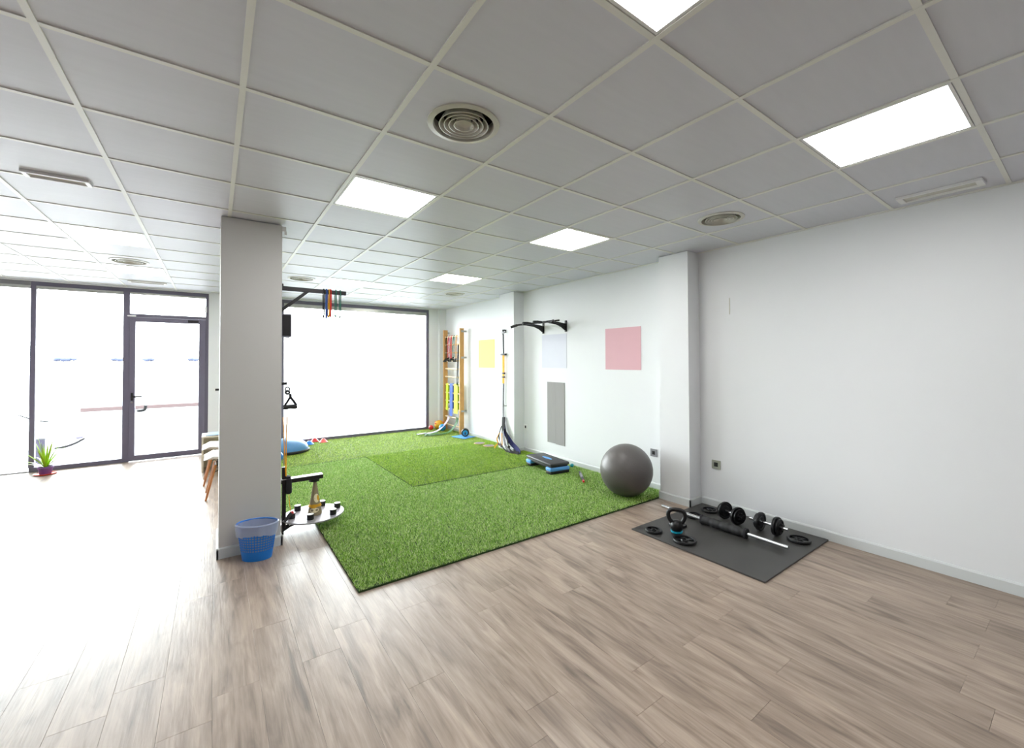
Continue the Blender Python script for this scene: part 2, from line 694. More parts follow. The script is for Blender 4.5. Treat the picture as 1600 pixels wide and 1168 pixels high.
# ------------------------------------------------------------------ setting: ceiling
GX, GY = 0.0893, 0.3385
ceiling = struct(B().box(XL - .1, XR + .1, YN - .1, YF + .1, CEIL + .12, CEIL + .2), 'ceiling', W['dark'])
LIGHTS = [(1, 0), (1, 4), (2, 10), (4, 0), (4, 4), (4, 8), (4, 12), (-2, 8), (-2, 11)]
VENTS = [(1, 2), (5, 2), (-2, 10), (1, 10), (5, 10)]
tile_cache = {}


def tile_mesh(w, d, hole=False):
    key = (round(w, 3), round(d, 3), hole)
    if key in tile_cache:
        return tile_cache[key]
    b_ = B()
    if not hole:
        g, c = 0.002, 0.003
        rings = []
        for ins, z in ((0, 0.014), (0, c), (c, 0)):
            i = g + ins
            rings.append([b_.bm.verts.new(p) for p in ((i, i, z), (w - i, i, z), (w - i, d - i, z), (i, d - i, z))])
        for a in range(2):
            for q in range(4):
                b_.bm.faces.new((rings[a][q], rings[a][(q + 1) % 4], rings[a + 1][(q + 1) % 4], rings[a + 1][q]))
        b_.bm.faces.new(rings[-1][::-1])
        b_.bm.faces.new(rings[0])
    else:
        n = 40
        inn, out = [], []
        for k in range(n):
            t_ = 2 * PI * k / n
            cx_, sy_ = math.cos(t_), math.sin(t_)
            inn.append(b_.bm.verts.new((w / 2 + .155 * cx_, d / 2 + .155 * sy_, 0)))
            q = (min(w, d) / 2 - .002) / max(abs(cx_), abs(sy_))
            out.append(b_.bm.verts.new((w / 2 + q * cx_, d / 2 + q * sy_, 0)))
        for k in range(n):
            b_.bm.faces.new((inn[k], out[k], out[(k + 1) % n], inn[(k + 1) % n]))
        ext = bmesh.ops.extrude_face_region(b_.bm, geom=list(b_.bm.faces))
        bmesh.ops.translate(b_.bm, vec=(0, 0, .014), verts=[v_ for v_ in ext['geom'] if isinstance(v_, bmesh.types.BMVert)])
    bmesh.ops.recalc_face_normals(b_.bm, faces=b_.bm.faces)
    me = bpy.data.meshes.new('ceiling_tile')
    b_.bm.to_mesh(me)
    b_.bm.free()
    me.materials.append(W['tile'])
    tile_cache[key] = me
    return me


tf = B()
TZ = CEIL + 0.006
for i in range(-8, 7):
    for j in range(-5, 15):
        xa, xb = max(GX + .6 * i, XL), min(GX + .6 * (i + 1), XR)
        ya, yb = max(GY + .6 * j, YN), min(GY + .6 * (j + 1), YF - .06)
        if xb - xa < .03 or yb - ya < .03 or (i, j) in LIGHTS:
            continue
        vis = False
        for (X, Y) in ((xa, ya), (xb, ya), (xa, yb), (xb, yb), ((xa + xb) / 2, (ya + yb) / 2)):
            d = Vector((X, Y, CEIL - 1.5542))
            dep = d.dot(fw)
            if dep > .25:
                u = 815 + 659 * d.dot(rt2) / dep
                w_ = 552 - 659 * d.dot(up2) / dep
                if -80 < u < 1680 and w_ > -80:
                    vis = True
        if vis or (i, j) in VENTS:
            share('ceiling_tile', tile_mesh(xb - xa, yb - ya, (i, j) in VENTS), ceiling, (xa, ya, TZ))
        else:
            tf.box(xa + .002, xb - .002, ya + .002, yb - .002, TZ, TZ + .014)
tf.obj('ceiling_tile_field', W['tile'], ceiling, kind='stuff')
# main runners (along y) and cross tees (along x)
for i in range(-7, 8):
    x = GX + .6 * i
    if x > XR - .02:
        continue
    B().box(x - .012, x + .012, YN, YF - .06, CEIL, CEIL + .008).obj('main_runner', W['runner'], ceiling)
crossme = B()
for j in range(-4, 15):
    y = GY + .6 * j
    B().box(XL, XR - .018, y - .012, y + .012, CEIL + .0012, CEIL + .0078).obj('cross_runner', W['runner'], ceiling)

# ------------------------------------------------------------------ setting: glazing
gz0, gz1 = 0.055, 2.60
FY0, FY1 = YF - .03, YF + .04


def pane(name, x0, x1, z0, z1, parent):
    return B().box(x0, x1, YF - .004, YF + .004, z0, z1).obj(name, W['glass'], parent)


def fr(name, x0, x1, z0, z1, parent, d0=FY0, d1=FY1, mat='frame'):
    return B().box(x0, x1, d0, d1, z0, z1, 0.003).obj(name, W[mat], parent)


# window_1 : large fixed pane on the right
w1 = thing_w1 = struct(B().box(.98, 3.905, FY0, FY1, 0.0, 0.075, 0.003), 'window_1', W['frame'])
fr('window_head', .98, 3.905, 2.635, 2.700, w1)
fr('window_jamb', 3.845, 3.905, .075, 2.635, w1)
fr('window_jamb', .98, 1.04, .075, 2.635, w1)
pane('window_pane', 1.04, 3.845, .075, 2.635, w1)
fr('blind_cassette', 1.04, 3.845, 2.565, 2.635, w1, YF - .045, YF - .008, 'nickel')
# window_2 : fixed pane left of the door
w2 = struct(B().box(-2.11, -1.15, FY0, FY1, 0.0, 0.06, 0.003), 'window_2', W['frame'])
fr('window_head', -2.11, -1.15, 2.645, 2.705, w2)
fr('window_jamb', -2.115, -2.06, .06, 2.645, w2)
pane('window_pane', -2.06, -1.15, .06, 2.645, w2)
fr('blind_cassette', -2.06, -1.15, 2.60, 2.645, w2, YF - .04, YF - .008, 'nickel')
# window_3 : frameless pane past it, out to the left wall
w3 = struct(B().box(XL, -2.115, YF - .02, YF + .03, 0.0, 0.012), 'window_3', W['conc'])
fr('window_head', XL, -2.115, 2.645, 2.705, w3, FY0, FY1, 'grey')
pane('window_pane', XL, -2.115, .02, 2.645, w3)
fr('blind_cassette', XL, -2.115, 2.60, 2.645, w3, YF - .04, YF - .008, 'nickel')
# door_1
d1 = struct(B().box(-1.15, -.085, FY0, FY1, 2.645, 2.705, 0.003), 'door_1', W['frame'])
fr('door_post', -1.15, -1.075, 0, 2.645, d1)
fr('door_post', -.125, -.085, 0, 2.645, d1)
fr('door_transom', -1.075, -.125, 2.26, 2.31, d1)
pane('transom_pane', -1.075, -.125, 2.31, 2.645, d1)
fr('blind_cassette', -1.075, -.125, 2.615, 2.645, d1, YF - .04, YF - .008, 'nickel')
leaf = fr('door_leaf_stile', -1.076, -1.005, .012, 2.255, d1, YF - .045, YF + .02)
fr('door_leaf_stile', -.215, -.124, .012, 2.255, d1, YF - .045, YF + .02)
fr('door_leaf_rail', -1.005, -.215, 2.185, 2.255, d1, YF - .045, YF + .02)
fr('door_leaf_rail', -1.005, -.215, .012, .092, d1, YF - .045, YF + .02)
pane('door_pane', -1.005, -.215, .092, 2.185, d1)
h = B()
h.box(-1.052, -1.024, YF - .056, YF - .045, .95, 1.07, .003)
h.tube([(-1.038, YF - .05, 1.01), (-1.038, YF - .095, 1.01), (-1.02, YF - .10, 1.01), (-.915, YF - .10, 1.01)], .013, 8)
h.obj('door_handle', W['black'], d1, True)
B().lathe([(.006, 0), (.014, .001), (.014, .01), (.006, .011)], 14, (-1.038, YF - .055, .925), axis='Y').obj('lock_cylinder', W['chrome'], d1, True)
h = B()
h.tube(arc([(-.985, YF + .06, .78), (-.95, YF + .085, .775), (-.90, YF + .085, .79), (-.885, YF + .06, .86)], 5), .022, 8)
h.obj('outer_pull', W['rubber'], d1, True)
B().box(-.36, -.22, YF - .058, YF - .045, 2.20, 2.24, .004).obj('door_closer', W['steel'], d1)
B().box(-1.10, -1.0, YF - .065, YF - .032, 2.262, 2.283, .004).obj('door_sensor', W['white'], d1)
B().box(-.135, -.11, YF - .06, YF - .032, 2.38, 2.48, .004).obj('door_contact', W['white'], d1)

# ------------------------------------------------------------------ outside
struct(B().box(-60, 60, YF + .12, 90, -.10, -.02), 'pavement_ground', W['conc'])
struct(B().box(XL - .15, XR + .15, YF + .04, YF + .12, -.1, -.004), 'door_sill', W['conc'])
tag(B().box(-3.4, 1.2, 18.9, 19.1, -.02, .10, .01).obj('low_wall', W['kerb']), 'low reddish kerb wall across the road beyond the glass door', 'wall')
B0 = [(-12.4, 62, 1.1, 'wide faint grey-blue hedge far beyond the left window pane'),
      (-8.3, 62, .55, 'small faint hedge far off just left of the door post'),
      (-5.9, 62, .45, 'faint bluish hedge seen through the upper middle of the door glass'),
      (-1.9, 62, .55, 'faint bluish hedge seen at the right edge of the door glass')]
for hx, hy, hw, lab in B0:
    b_ = B()
    rr = random.Random(int(hw * 100))
    for k in range(9):
        q = rr.uniform(-1, 1)
        b_.ball((q * hw * .85, rr.uniform(-.3, .3), 1.84 + rr.uniform(-.06, .06)), .30 * (1 - .5 * abs(q)) + .05, 10, .7)
    for q in (-.4, 0, .4):
        b_.tube([(q * hw, 0, 0), (q * hw, 0, 1.75)], .03, 6)
    o = b_.obj('distant_hedge', W['far'], None, True, loc=(hx, hy, -.02))
    tag(o, lab, 'hedge', 'hedges far beyond the street')
# grey planter box and a pale car nose near the pavement edge
t = thing('street_planter', 'pale grey square planter standing outside behind the potted yucca', 'planter', (-2.185, 9.75, -.02))
B().prism([(-.062, -.06), (.062, -.06), (.055, .06), (-.055, .06)], 0, .37).obj('box_body', W['frame'], t)
B().box(-.068, .068, -.066, .066, .365, .395, .006).obj('rim', W['grey'], t)
t = thing('parked_car', 'pale car nose washed out by daylight outside the left pane', 'car', (-1.98, 11.25, -.44), 0)
prof = [(0.0, .16), (.03, .30), (.01, .55), (-.12, .64), (-.95, .78), (-1.5, 1.10), (-2.4, 1.14), (-2.4, .16)]
b_ = B()
b_.prism(prof, 0, 1.6, 'Y')
bmesh.ops.bevel(b_.bm, geom=list(b_.bm.edges), offset=.05, segments=3, affect='EDGES')
b_.obj('car_body', W['white'], t, True)
B().box(-.10, .0, -.012, .10, .57, .61, .01).obj('headlight', W['frame'], t)
B().tube(arc([(-.36, -.03, .42), (-.22, -.035, .445), (-.10, -.035, .49), (.03, -.03, .57)], 5), .018, 6).obj('bumper_trim', W['steel'], t, True)
for y_ in (.12, 1.48):
    B().lathe([(.10, -.09), (.26, -.09), (.28, -.06), (.28, .06), (.26, .09), (.10, .09)], 24, (-.62, y_, .28), axis='Y', cap=True).obj('wheel', W['rubber'], t, True)
struct(B().box(-8, 4, 9.9, 18.8, -.46, -.42), 'road_surface', W['conc'])

# ------------------------------------------------------------------ ceiling lights
proto = thing('ceiling_light', '', 'light', (0, 0, 0))
b_ = B()
w2_ = .284
for (x0, x1, y0, y1) in ((-w2_, w2_, -w2_, -w2_ + .012), (-w2_, w2_, w2_ - .012, w2_), (-w2_, -w2_ + .012, -w2_ + .012, w2_ - .012), (w2_ - .012, w2_, -w2_ + .012, w2_ - .012)):
    b_.box(x0, x1, y0, y1, 0.002, .03)
b_.obj('light_frame', W['white'], proto)
B().box(-.272, .272, -.272, .272, .005, .025).obj('light_panel', W['lamp'], proto)
lab_l = {(1, 0): 'square lit ceiling panel at the very top edge, nearest the camera', (1, 4): 'square lit ceiling panel just right of the white pillar top',
         (2, 10): 'lit ceiling panel above the black pull arm with hanging tubes', (4, 0): 'large-looking lit panel at upper right near the plain right wall',
         (4, 4): 'square lit ceiling panel in the middle between two round vents', (4, 8): 'lit ceiling panel above the yellow poster wall, small and flat',
         (4, 12): 'faint lit panel farthest back, close to the big window head', (-2, 8): 'lit ceiling panel left of the pillar, nearer of the two there',
         (-2, 11): 'lit ceiling panel left of the pillar, right behind the round vent'}
for n_, (i, j) in enumerate(LIGHTS):
    o = proto if n_ == 0 else copy_tree(proto)
    o.location = (GX + .6 * i + .3, GY + .6 * j + .3, CEIL)
    o['label'] = lab_l[(i, j)]
    o['group'] = 'square lit ceiling panels'

# ------------------------------------------------------------------ round ceiling vents
proto = thing('ceiling_vent', '', 'vent', (0, 0, 0))
B().lathe([(.178, 0.003), (.176, -.006), (.150, -.010), (.146, .0), (.152, .05), (.156, .05), (.158, .004)], 48, closed=True).obj('outer_ring', W['ventw'], proto, True)
for r_ in (.122, .098, .075, .050):
    B().lathe([(r_, -.010), (r_ - .004, -.011), (r_ - .026, .030), (r_ - .022, .032)], 40, closed=True).obj('louvre_ring', W['ventw'], proto, True)
B().lathe([(.001, .012), (.028, .010), (.038, .002), (.040, .004), (.030, .014), (.001, .016)], 32).obj('centre_cap', W['ventw'], proto, True)
B().lathe([(.152, .05), (.152, .10), (.002, .10)], 32).obj('duct', W['dark'], proto, True)
lab_v = {(1, 2): 'large round ceiling vent nearest the camera, right of centre top', (5, 2): 'round ceiling vent near the plain right wall',
         (-2, 10): 'flat-looking round vent left of the pillar', (1, 10): 'round vent just above the black arm beside the pillar',
         (5, 10): 'small round vent farthest back above the stall bars'}
for n_, (i, j) in enumerate(VENTS):
    o = proto if n_ == 0 else copy_tree(proto)
    o.location = (GX + .6 * i + .3, GY + .6 * j + .3, TZ)
    o['label'] = lab_v[(i, j)]
    o['group'] = 'round ceiling air vents'

# ------------------------------------------------------------------ emergency lights
proto = thing('emergency_light', '', 'light', (0, 0, 0))
b_ = B()
hx, hy = .075, .215
for (x0, x1, y0, y1) in ((-hx, -hx + .022, -hy, hy), (hx - .022, hx, -hy, hy), (-hx + .022, hx - .022, -hy, -hy + .035), (-hx + .022, hx - .022, hy - .035, hy)):
    b_.box(x0, x1, y0, y1, -.018, 0, .003)
b_.obj('light_housing', W['white'], proto)
B().box(-hx + .022, hx - .022, -hy + .035, hy - .035, -.006, 0).obj('lens', W['ventw'], proto)
for n_, (x, y, rz, lab) in enumerate([(4.06, .645, 0, 'slim white emergency light at the right wall edge of the ceiling'),
                                      (-.81, 3.87, PI / 2 - .03, 'slim white emergency light at upper left of the ceiling'),
                                      (-.80, 8.22, PI / 2, 'faint slim emergency light on the ceiling before the glass door')]):
    o = proto if n_ == 0 else copy_tree(proto)
    o.location = (x, y, TZ)
    o.rotation_euler = (0, 0, rz)
    o.scale = (.7, .7, 1) if 'upper left' in lab else (1, 1, 1)
    o['label'] = lab
    o['group'] = 'slim emergency lights'

# ------------------------------------------------------------------ artificial turf
def blades(x0, x1, y0, y1, z, n, lean, hgt=(.015, .026), wid=.0034, holes=()):
    p = np.stack([rng.uniform(x0, x1, n), rng.uniform(y0, y1, n)], 1)
    keep = np.ones(n, bool)
    for (a, b_, c, d) in holes:
        keep &= ~((p[:, 0] > a) & (p[:, 0] < b_) & (p[:, 1] > c) & (p[:, 1] < d))
    p = p[keep]
    n = len(p)
    th = rng.uniform(0, 2 * PI, n)
    hh = rng.uniform(hgt[0], hgt[1], n)
    L = np.stack([rng.normal(lean[0], .55, n), rng.normal(lean[1], .55, n)], 1) * hh[:, None]
    wv = np.stack([np.cos(th), np.sin(th)], 1) * (wid * rng.uniform(.7, 1.3, n) / 2)[:, None]
    V = np.zeros((n, 3, 3), np.float32)
    V[:, 0, :2] = p - wv
    V[:, 1, :2] = p + wv
    V[:, 2, :2] = p + L
    V[:, 2, :2] = np.clip(V[:, 2, :2], (x0 - .008, y0 - .008), (x1 + .004, y1 + .008))
    V[:, :2, 2] = z
    V[:, 2, 2] = z + hh * .85
    me = bpy.data.meshes.new('grass_blades')
    me.vertices.add(n * 3)
    me.vertices.foreach_set('co', V.ravel())
    me.loops.add(n * 3)
    me.loops.foreach_set('vertex_index', np.arange(n * 3, dtype=np.int32))
    me.polygons.add(n)
    me.polygons.foreach_set('loop_start', np.arange(0, n * 3, 3, dtype=np.int32))
    me.polygons.foreach_set('loop_total', np.full(n, 3, np.int32))
    me.update(calc_edges=True)
    return me


def turf(name, label, x0, x1, y0, y1, z0, dens, lean, mat, notch=(), parts=None):
    t_ = thing(name, label, 'artificial turf', (0, 0, 0))
    b_ = B()
    for (a, b2, c, d) in (parts or [(x0, x1, y0, y1)]):
        b_.box(a, b2, c, d, z0, z0 + .012)
    b_.obj('turf_backing', W['turfback'], t_)
    n = int((x1 - x0) * (y1 - y0) * dens)
    me = blades(x0, x1, y0, y1, z0 + .011, n, lean, holes=notch)
    me.materials.append(mat)
    o = bpy.data.objects.new('grass_blades', me)
    COL.objects.link(o)
    o.parent = t_
    o['kind'] = 'stuff'
    return t_


turf('artificial_turf', 'large pale green turf sheet nearest the camera with dark cut edge', .455, 4.262, 2.948, 6.945, 0, 26000, (.08, .30), W['turfA'],
     notch=[(0, .79, 0, 4.80), (1.99, 5, 4.98, 7), (4.05, 5, 2.9, 2.96), (4.05, 5, 5.79, 6.28)],
     parts=[(.79, 4.05, 2.948, 6.945), (.455, .79, 4.80, 6.945), (4.05, 4.262, 2.97, 5.79), (4.05, 4.262, 6.28, 6.945)])
turf('artificial_turf', 'square darker green turf piece laid on top, in front of the wall posters', 1.965, 4.262, 4.955, 6.945, .012, 22000, (-.05, .10), W['turfC'],
     notch=[(4.05, 5, 5.79, 6.28)],
     parts=[(1.965, 4.05, 4.955, 6.945), (4.05, 4.262, 4.955, 5.79), (4.05, 4.262, 6.28, 6.945)])
turf('artificial_turf', 'rear green turf strip running along the big window', .455, 4.262, 6.955, 8.90, .006, 13000, (.2, .5), W['turfB'],
     notch=[(4.1, 5, 8.78, 9)], parts=[(.455, 4.10, 6.955, 8.89), (4.10, 4.262, 6.955, 8.79)])
TA, TB, TC_ = .012, .024, .018   # backing tops

# ------------------------------------------------------------------ rubber mat corner
tag(B().box(3.10, 4.262, 1.395, 2.555, 0, .012, .002).obj('rubber_mat', W['mat']), 'square black rubber mat on the wood floor under the weights', 'mat')
MZ = .012


def plate_parts(t_, R, th, mat):
    """cast weight plate with rim, hub, spokes and openings, axis z"""
    B().lathe([(R * .78, 0), (R * .98, 0), (R, th * .3), (R, th * .8), (R * .97, th), (R * .80, th), (R * .78, th * .8)], 36, closed=True).obj('plate_rim', mat, t_, True)
    B().lathe([(.014, 0), (R * .33, 0), (R * .36, th * .4), (R * .30, th * .95), (.014, th * .95)], 28, closed=True).obj('plate_hub', mat, t_, True)
    b2 = B()
    n = 60
    inner = R * .33
    outer = R * .80
    for k in range(5):
        a0 = 2 * PI * k / 5
        poly = []
        for s_ in range(6):
            a = a0 - .34 + .68 * s_ / 5
            poly.append((outer * math.cos(a), outer * math.sin(a)))
        for s_ in range(6):
            a = a0 + .42 - .84 * s_ / 5
            poly.append((inner * math.cos(a), inner * math.sin(a)))
        b2.prism(poly, th * .15, th * .55)
    b2.obj('plate_web', mat, t_)


plates = [(3.205, 2.39, .074, 'weight plate lying alone at the left corner of the mat'),
          (3.24, 2.105, .096, 'largest black weight plate at the mat front edge, before the kettlebell'),
          (3.50, 2.345, .080, 'black weight plate half hidden behind the kettlebell'),
          (3.83, 2.375, .080, 'weight plate on the mat behind the chrome bar, left of dumbbells'),
          (4.09, 2.37, .080, 'weight plate deepest in the mat corner by the pilaster'),
          (4.03, 1.535, .088, 'weight plate at the right end of the mat near the wall')]
for x, y, R, lab in plates:
    t = thing('weight_plate', 'black ' + lab if not lab.startswith(('largest', 'black')) else lab, 'weight plate', (x, y, MZ), random.uniform(0, 6), 'loose weight plates on the mat')
    plate_parts(t, R, .022, W['blackiron'])

# kettlebell
t = thing('kettlebell', 'black kettlebell with a teal base ring standing on the mat', 'kettlebell', (3.335, 2.245, MZ), -.98)
b_ = B()
b_.lathe([(.002, 0), (.036, 0), (.040, .004), (.043, .014)], 32)
b_.lathe([(.043, .026), (.052, .045), (.055, .066), (.052, .086), (.042, .104), (.024, .116), (.002, .119)], 32)
b_.lathe([(.043, .014), (.045, .014), (.045, .026), (.043, .026)], 32)
b_.obj('bell_body', W['blackiron'], t, True)
B().lathe([(.042, .012), (.050, .014), (.051, .026), (.042, .028)], 32, closed=True).obj('teal_ring', W['teal'], t, True)
B().tube(arc([(-.030, 0, .088), (-.058, 0, .120), (-.070, 0, .160), (-.062, 0, .192), (-.030, 0, .208), (.030, 0, .208), (.062, 0, .192), (.070, 0, .160), (.058, 0, .120), (.030, 0, .088)], 5), .018, 10).obj('kettle_handle', W['black'], t, True)

# barbell with foam sleeve
t = thing('barbell', 'chrome straight barbell with black padded sleeve across the mat', 'barbell', (3.72, 2.08, MZ), 0)
B().tube([(.018, .60, .043), (0, 0, .043), (-.014, -.593, .043)], .0155, 14).obj('bar', W['chrome'], t, True)
prof = []
N = 26
for k in range(N + 1):
    y = -.262 + .415 * k / N
    prof.append((.038 + .003 * math.sin(k * 2.1) + .002 * math.sin(k * 5.3), y))
prof = [(.016, -.262)] + prof + [(.016, .153)]
B().lathe(prof, 20, (0.0, 0, .043), axis='Y').obj('foam_sleeve', W['blackfoam'], t, True)
for y in (-.255, .146):
    B().lathe([(.036, -.012), (.043, -.008), (.043, .008), (.036, .012)], 20, (0, y, .043), closed=True, axis='Y').obj('sleeve_strap', W['fabricblk'], t, True)


def dumbbell(label, p0, p1, fr_):
    p0, p1 = Vector(p0), Vector(p1)
    d = (p1 - p0)
    L = d.length
    t_ = thing('dumbbell', label, 'dumbbell', ((p0 + p1) / 2 + Vector((0, 0, MZ - p0.z))).to_tuple(), math.atan2(d.y, d.x), 'chrome and black dumbbells')
    H = .083
    B().tube([(-L / 2, 0, H), (L / 2, 0, H)], .0125, 12).obj('bar', W['chrome'], t_, True)
    for s_, f in zip((-1, 1), fr_):
        x = s_ * L * f
        for q, (R, th) in enumerate(((.083, .022), (.068, .018))):
            xx = x + s_ * (q * .022)
            B().lathe([(.014, -th / 2), (R * .5, -th / 2), (R * .55, -th * .2), (R * .78, -th * .2), (R * .82, -th / 2), (R * .97, -th / 2), (R, 0), (R * .97, th / 2), (R * .82, th / 2), (R * .78, th * .2), (R * .55, th * .2), (R * .5, th / 2), (.014, th / 2)], 30, (xx, 0, H), closed=True, axis='X').obj('weight_disc', W['blackiron'], t_, True)
        b2 = B()
        b2.lathe([(.013, -.01), (.022, -.01), (.022, .01), (.013, .01)], 12, (x + s_ * .045, 0, H), closed=True, axis='X')
        for k in range(6):
            a = k * PI / 3
            b2.box(x + s_ * .045 - .008, x + s_ * .045 + .008, -.006, .006, .020, .034)
        b2.bm.verts.ensure_lookup_table()
        allv = list(b2.bm.verts)[24 * 2:]
        for k in range(6):
            vs = allv[k * 8:(k + 1) * 8]
            if len(vs) == 8:
                bmesh.ops.rotate(b2.bm, cent=(0, 0, 0), matrix=Matrix.Rotation(k * PI / 3, 3, 'X'), verts=vs)
                bmesh.ops.translate(b2.bm, vec=(0, 0, H), verts=vs)
        b2.obj('spin_collar', W['black'], t_, True)


dumbbell('dumbbell with thick black discs, left one by the baseboard', (4.035, 2.235, 0), (3.945, 1.965, 0), (.25, .30))
dumbbell('dumbbell with long chrome bar, right one by the baseboard', (4.00, 1.93, 0), (3.985, 1.60, 0), (.20, .22))

# ------------------------------------------------------------------ gym ball
b_ = B()
prof = []
R = .293
for i in range(49):
    a = -PI / 2 + PI * i / 48
    r_ = R * math.cos(a)
    groove = -.0012 if i % 3 == 0 and 10 < i < 38 else 0
    prof.append((max(r_ + groove, .001), R * math.sin(a)))
b_.lathe(prof, 64)
o = b_.obj('exercise_ball', W['ballg'], None, True, loc=(3.80, 3.20, TA + R))
o.rotation_euler = (.5, .35, 0)
tag(o, 'large dark grey exercise ball on the turf by the pilaster', 'exercise ball')

# ------------------------------------------------------------------ aerobic step
t = thing('aerobic_step', 'black aerobic step with blue risers on the turf by the wall', 'step platform', (3.835, 4.66, TA + .008), -.125)
b_ = B()
b_.box(-.155, .155, -.335, .335, .105, .148, .018)
b_.obj('step_deck', W['deck'], t, True)
b_ = B()
b_.box(-.135, .135, -.315, .315, .070, .108, .006)
b_.obj('deck_skirt', W['black'], t, True)
B().lathe([(.001, 0), (.06, 0), (.063, .001), (.001, .0018)], 28, (0, 0, .148), sx=.5, sy=1.9).obj('deck_logo_patch', W['bluelight'], t, True)
for s_ in (-1, 1):
    y0, y1 = (.205, .335) if s_ > 0 else (-.335, -.205)
    B().box(-.158, .158, y0, y1, .040, .088, .012).obj('riser', W['bluelight'], t, True)
    B().box(-.150, .150, y0 + .004, y1 - .004, 0, .042, .008).obj('foot', W['black'], t, True)

o = B().ball((0, 0, .027), .027, 16).obj('massage_ball', W['teal'], None, True, loc=(4.165, 4.50, TA + .006))
tag(o, 'tiny teal ball on the turf beside the aerobic step', 'ball')
t = thing('massage_stick', 'short black and grey roller stick with red tip on turf', 'roller', (3.87, 4.0, TA + .012), math.atan2(4.202 - 3.805, 4.022 - 3.718))
B().tube([(-.20, 0, .02), (-.08, 0, .02), (.10, 0, .02), (.22, 0, .02)], [.014, .020, .020, .012], 12).obj('stick_body', W['black'], t, True)
B().tube([(-.09, 0, .024), (.10, 0, .024)], .0195, 12).obj('grey_grip', W['grey'], t, True)
B().tube([(-.24, 0, .02), (-.20, 0, .02)], [.012, .015], 12).obj('red_tip', W['red'], t, True)

# ------------------------------------------------------------------ posters and wall panel
for nm, y0, y1, z0, z1, mt, lab in (('poster', 6.743, 7.338, 1.415, 1.962, 'p_yellow', 'blank pale yellow poster on the white wall'),
                                    ('poster', 4.725, 5.312, 1.436, 1.96, 'p_white', 'blank white poster under the black pull-up bracket'),
                                    ('poster', 3.357, 3.945, 1.43, 1.976, 'p_pink', 'blank pink poster on the wall above the ball')):
    tag(B().box(XR - .004, XR, y0, y1, z0, z1).obj(nm, W[mt]), lab, 'poster', 'coloured wall posters')
t = thing('wall_panel', 'tall grey two-strip panel fixed low on the wall above the step', 'panel', (XR, 4.98, .26))
B().box(-.008, 0, .0, .200, .008, .955).obj('panel_strip', W['p_grey'], t)
B().box(-.008, 0, -.205, -.002, .0, .955).obj('panel_strip', W['p_grey'], t)

# ------------------------------------------------------------------ sockets
for (y, z, mt, lab, cat) in ((5.765, .428, 'white', 'small socket low on the wall behind the foot straps', 'socket'),
                             (3.18, .44, 'grey', 'grey-framed socket right behind the exercise ball', 'socket'),
                             (2.40, .452, 'nickel', 'silver-framed socket on the wall above the dumbbells', 'socket')):
    t = thing('wall_socket', lab, cat, (XR, y, z), 0, 'wall sockets')
    b_ = B()
    for (a0, a1, c0, c1) in ((-.045, .045, .022, .045), (-.045, .045, -.045, -.022), (-.045, -.022, -.022, .022), (.022, .045, -.022, .022)):
        b_.box(-.010, 0, a0, a1, c0, c1, .0)
    b_.obj('socket_frame', W[mt], t)
    B().box(-.004, 0, -.022, .022, -.022, .022).obj('socket_well', W['black'], t)
t = thing('wall_switch', 'small dark switch on the wall strip right of the glass door', 'switch', (.045, YF - .05, 1.075))
B().box(-.045, .045, -.010, 0, -.028, .028, .003).obj('switch_plate', W['white'], t)
B().box(-.033, .033, -.014, -.010, -.018, .018, .002).obj('switch_rocker', W['steel'], t)
t = thing('wall_socket', 'thin white vertical trunking slot high on the plain right wall', 'cable slot', (XR, 2.24, 2.02))
t.name = 'cable_slot'
B().box(-.004, 0, -.004, .004, 0, .17).obj('slot_cover', W['ventw'], t)

# ------------------------------------------------------------------ pull-up bracket
t = thing('pull_up_bar', 'black wall-mounted multi-grip pull-up bar above the white poster', 'pull-up bar', (XR, 5.0, 2.07))
for y in (.275, -.265):
    br = B().box(-.012, 0, y - .022, y + .022, -.085, .085, .003).obj('wall_bracket', W['steel'], t)
    for z in (-.072, .072):
        B().lathe([(.001, 0), (.009, 0), (.009, -.010), (.001, -.012)], 10, (-.012, y, z), axis='X').obj('bolt', W['grey'], br, True)
    B().prism([(-.012, -.075), (-.012, .030), (-.16, .045), (-.34, .045), (-.34, .028), (-.20, .015), (-.10, -.02)], y - .004, y + .004, 'Y').obj('gusset', W['black'], t)
B().tube(arc([(-.01, .275, .02), (-.15, .275, .04), (-.30, .275, .045), (-.40, .30, .045)], 5), .016, 10).obj('side_arm', W['black'], t, True)
B().tube(arc([(-.01, -.265, .02), (-.15, -.265, .04), (-.30, -.265, .045), (-.40, -.30, .045)], 5), .016, 10).obj('side_arm', W['black'], t, True)
B().tube(arc([(-.46, .50, .02), (-.40, .44, .045), (-.36, .25, .050), (-.36, -.25, .050), (-.40, -.44, .045), (-.46, -.50, .02)], 6), .015, 10).obj('cross_bar', W['steel'], t, True)
for y in (.46, -.46):
    B().tube([(-.475, y + (.055 if y > 0 else -.055), .012), (-.405, y - (.02 if y > 0 else -.02), .045)], .020, 10).obj('grip', W['blackfoam'], t, True)
for y in (.13, -.13):
    B().tube([(-.36, y, .05), (-.44, y, .055), (-.52, y, .05)], .017, 10).obj('grip', W['blackfoam'], t, True)
B().tube([(-.12, .26, .085), (-.30, .02, .05), (-.12, -.25, .085)], .012, 8).obj('brace_bar', W['steel'], t, True)

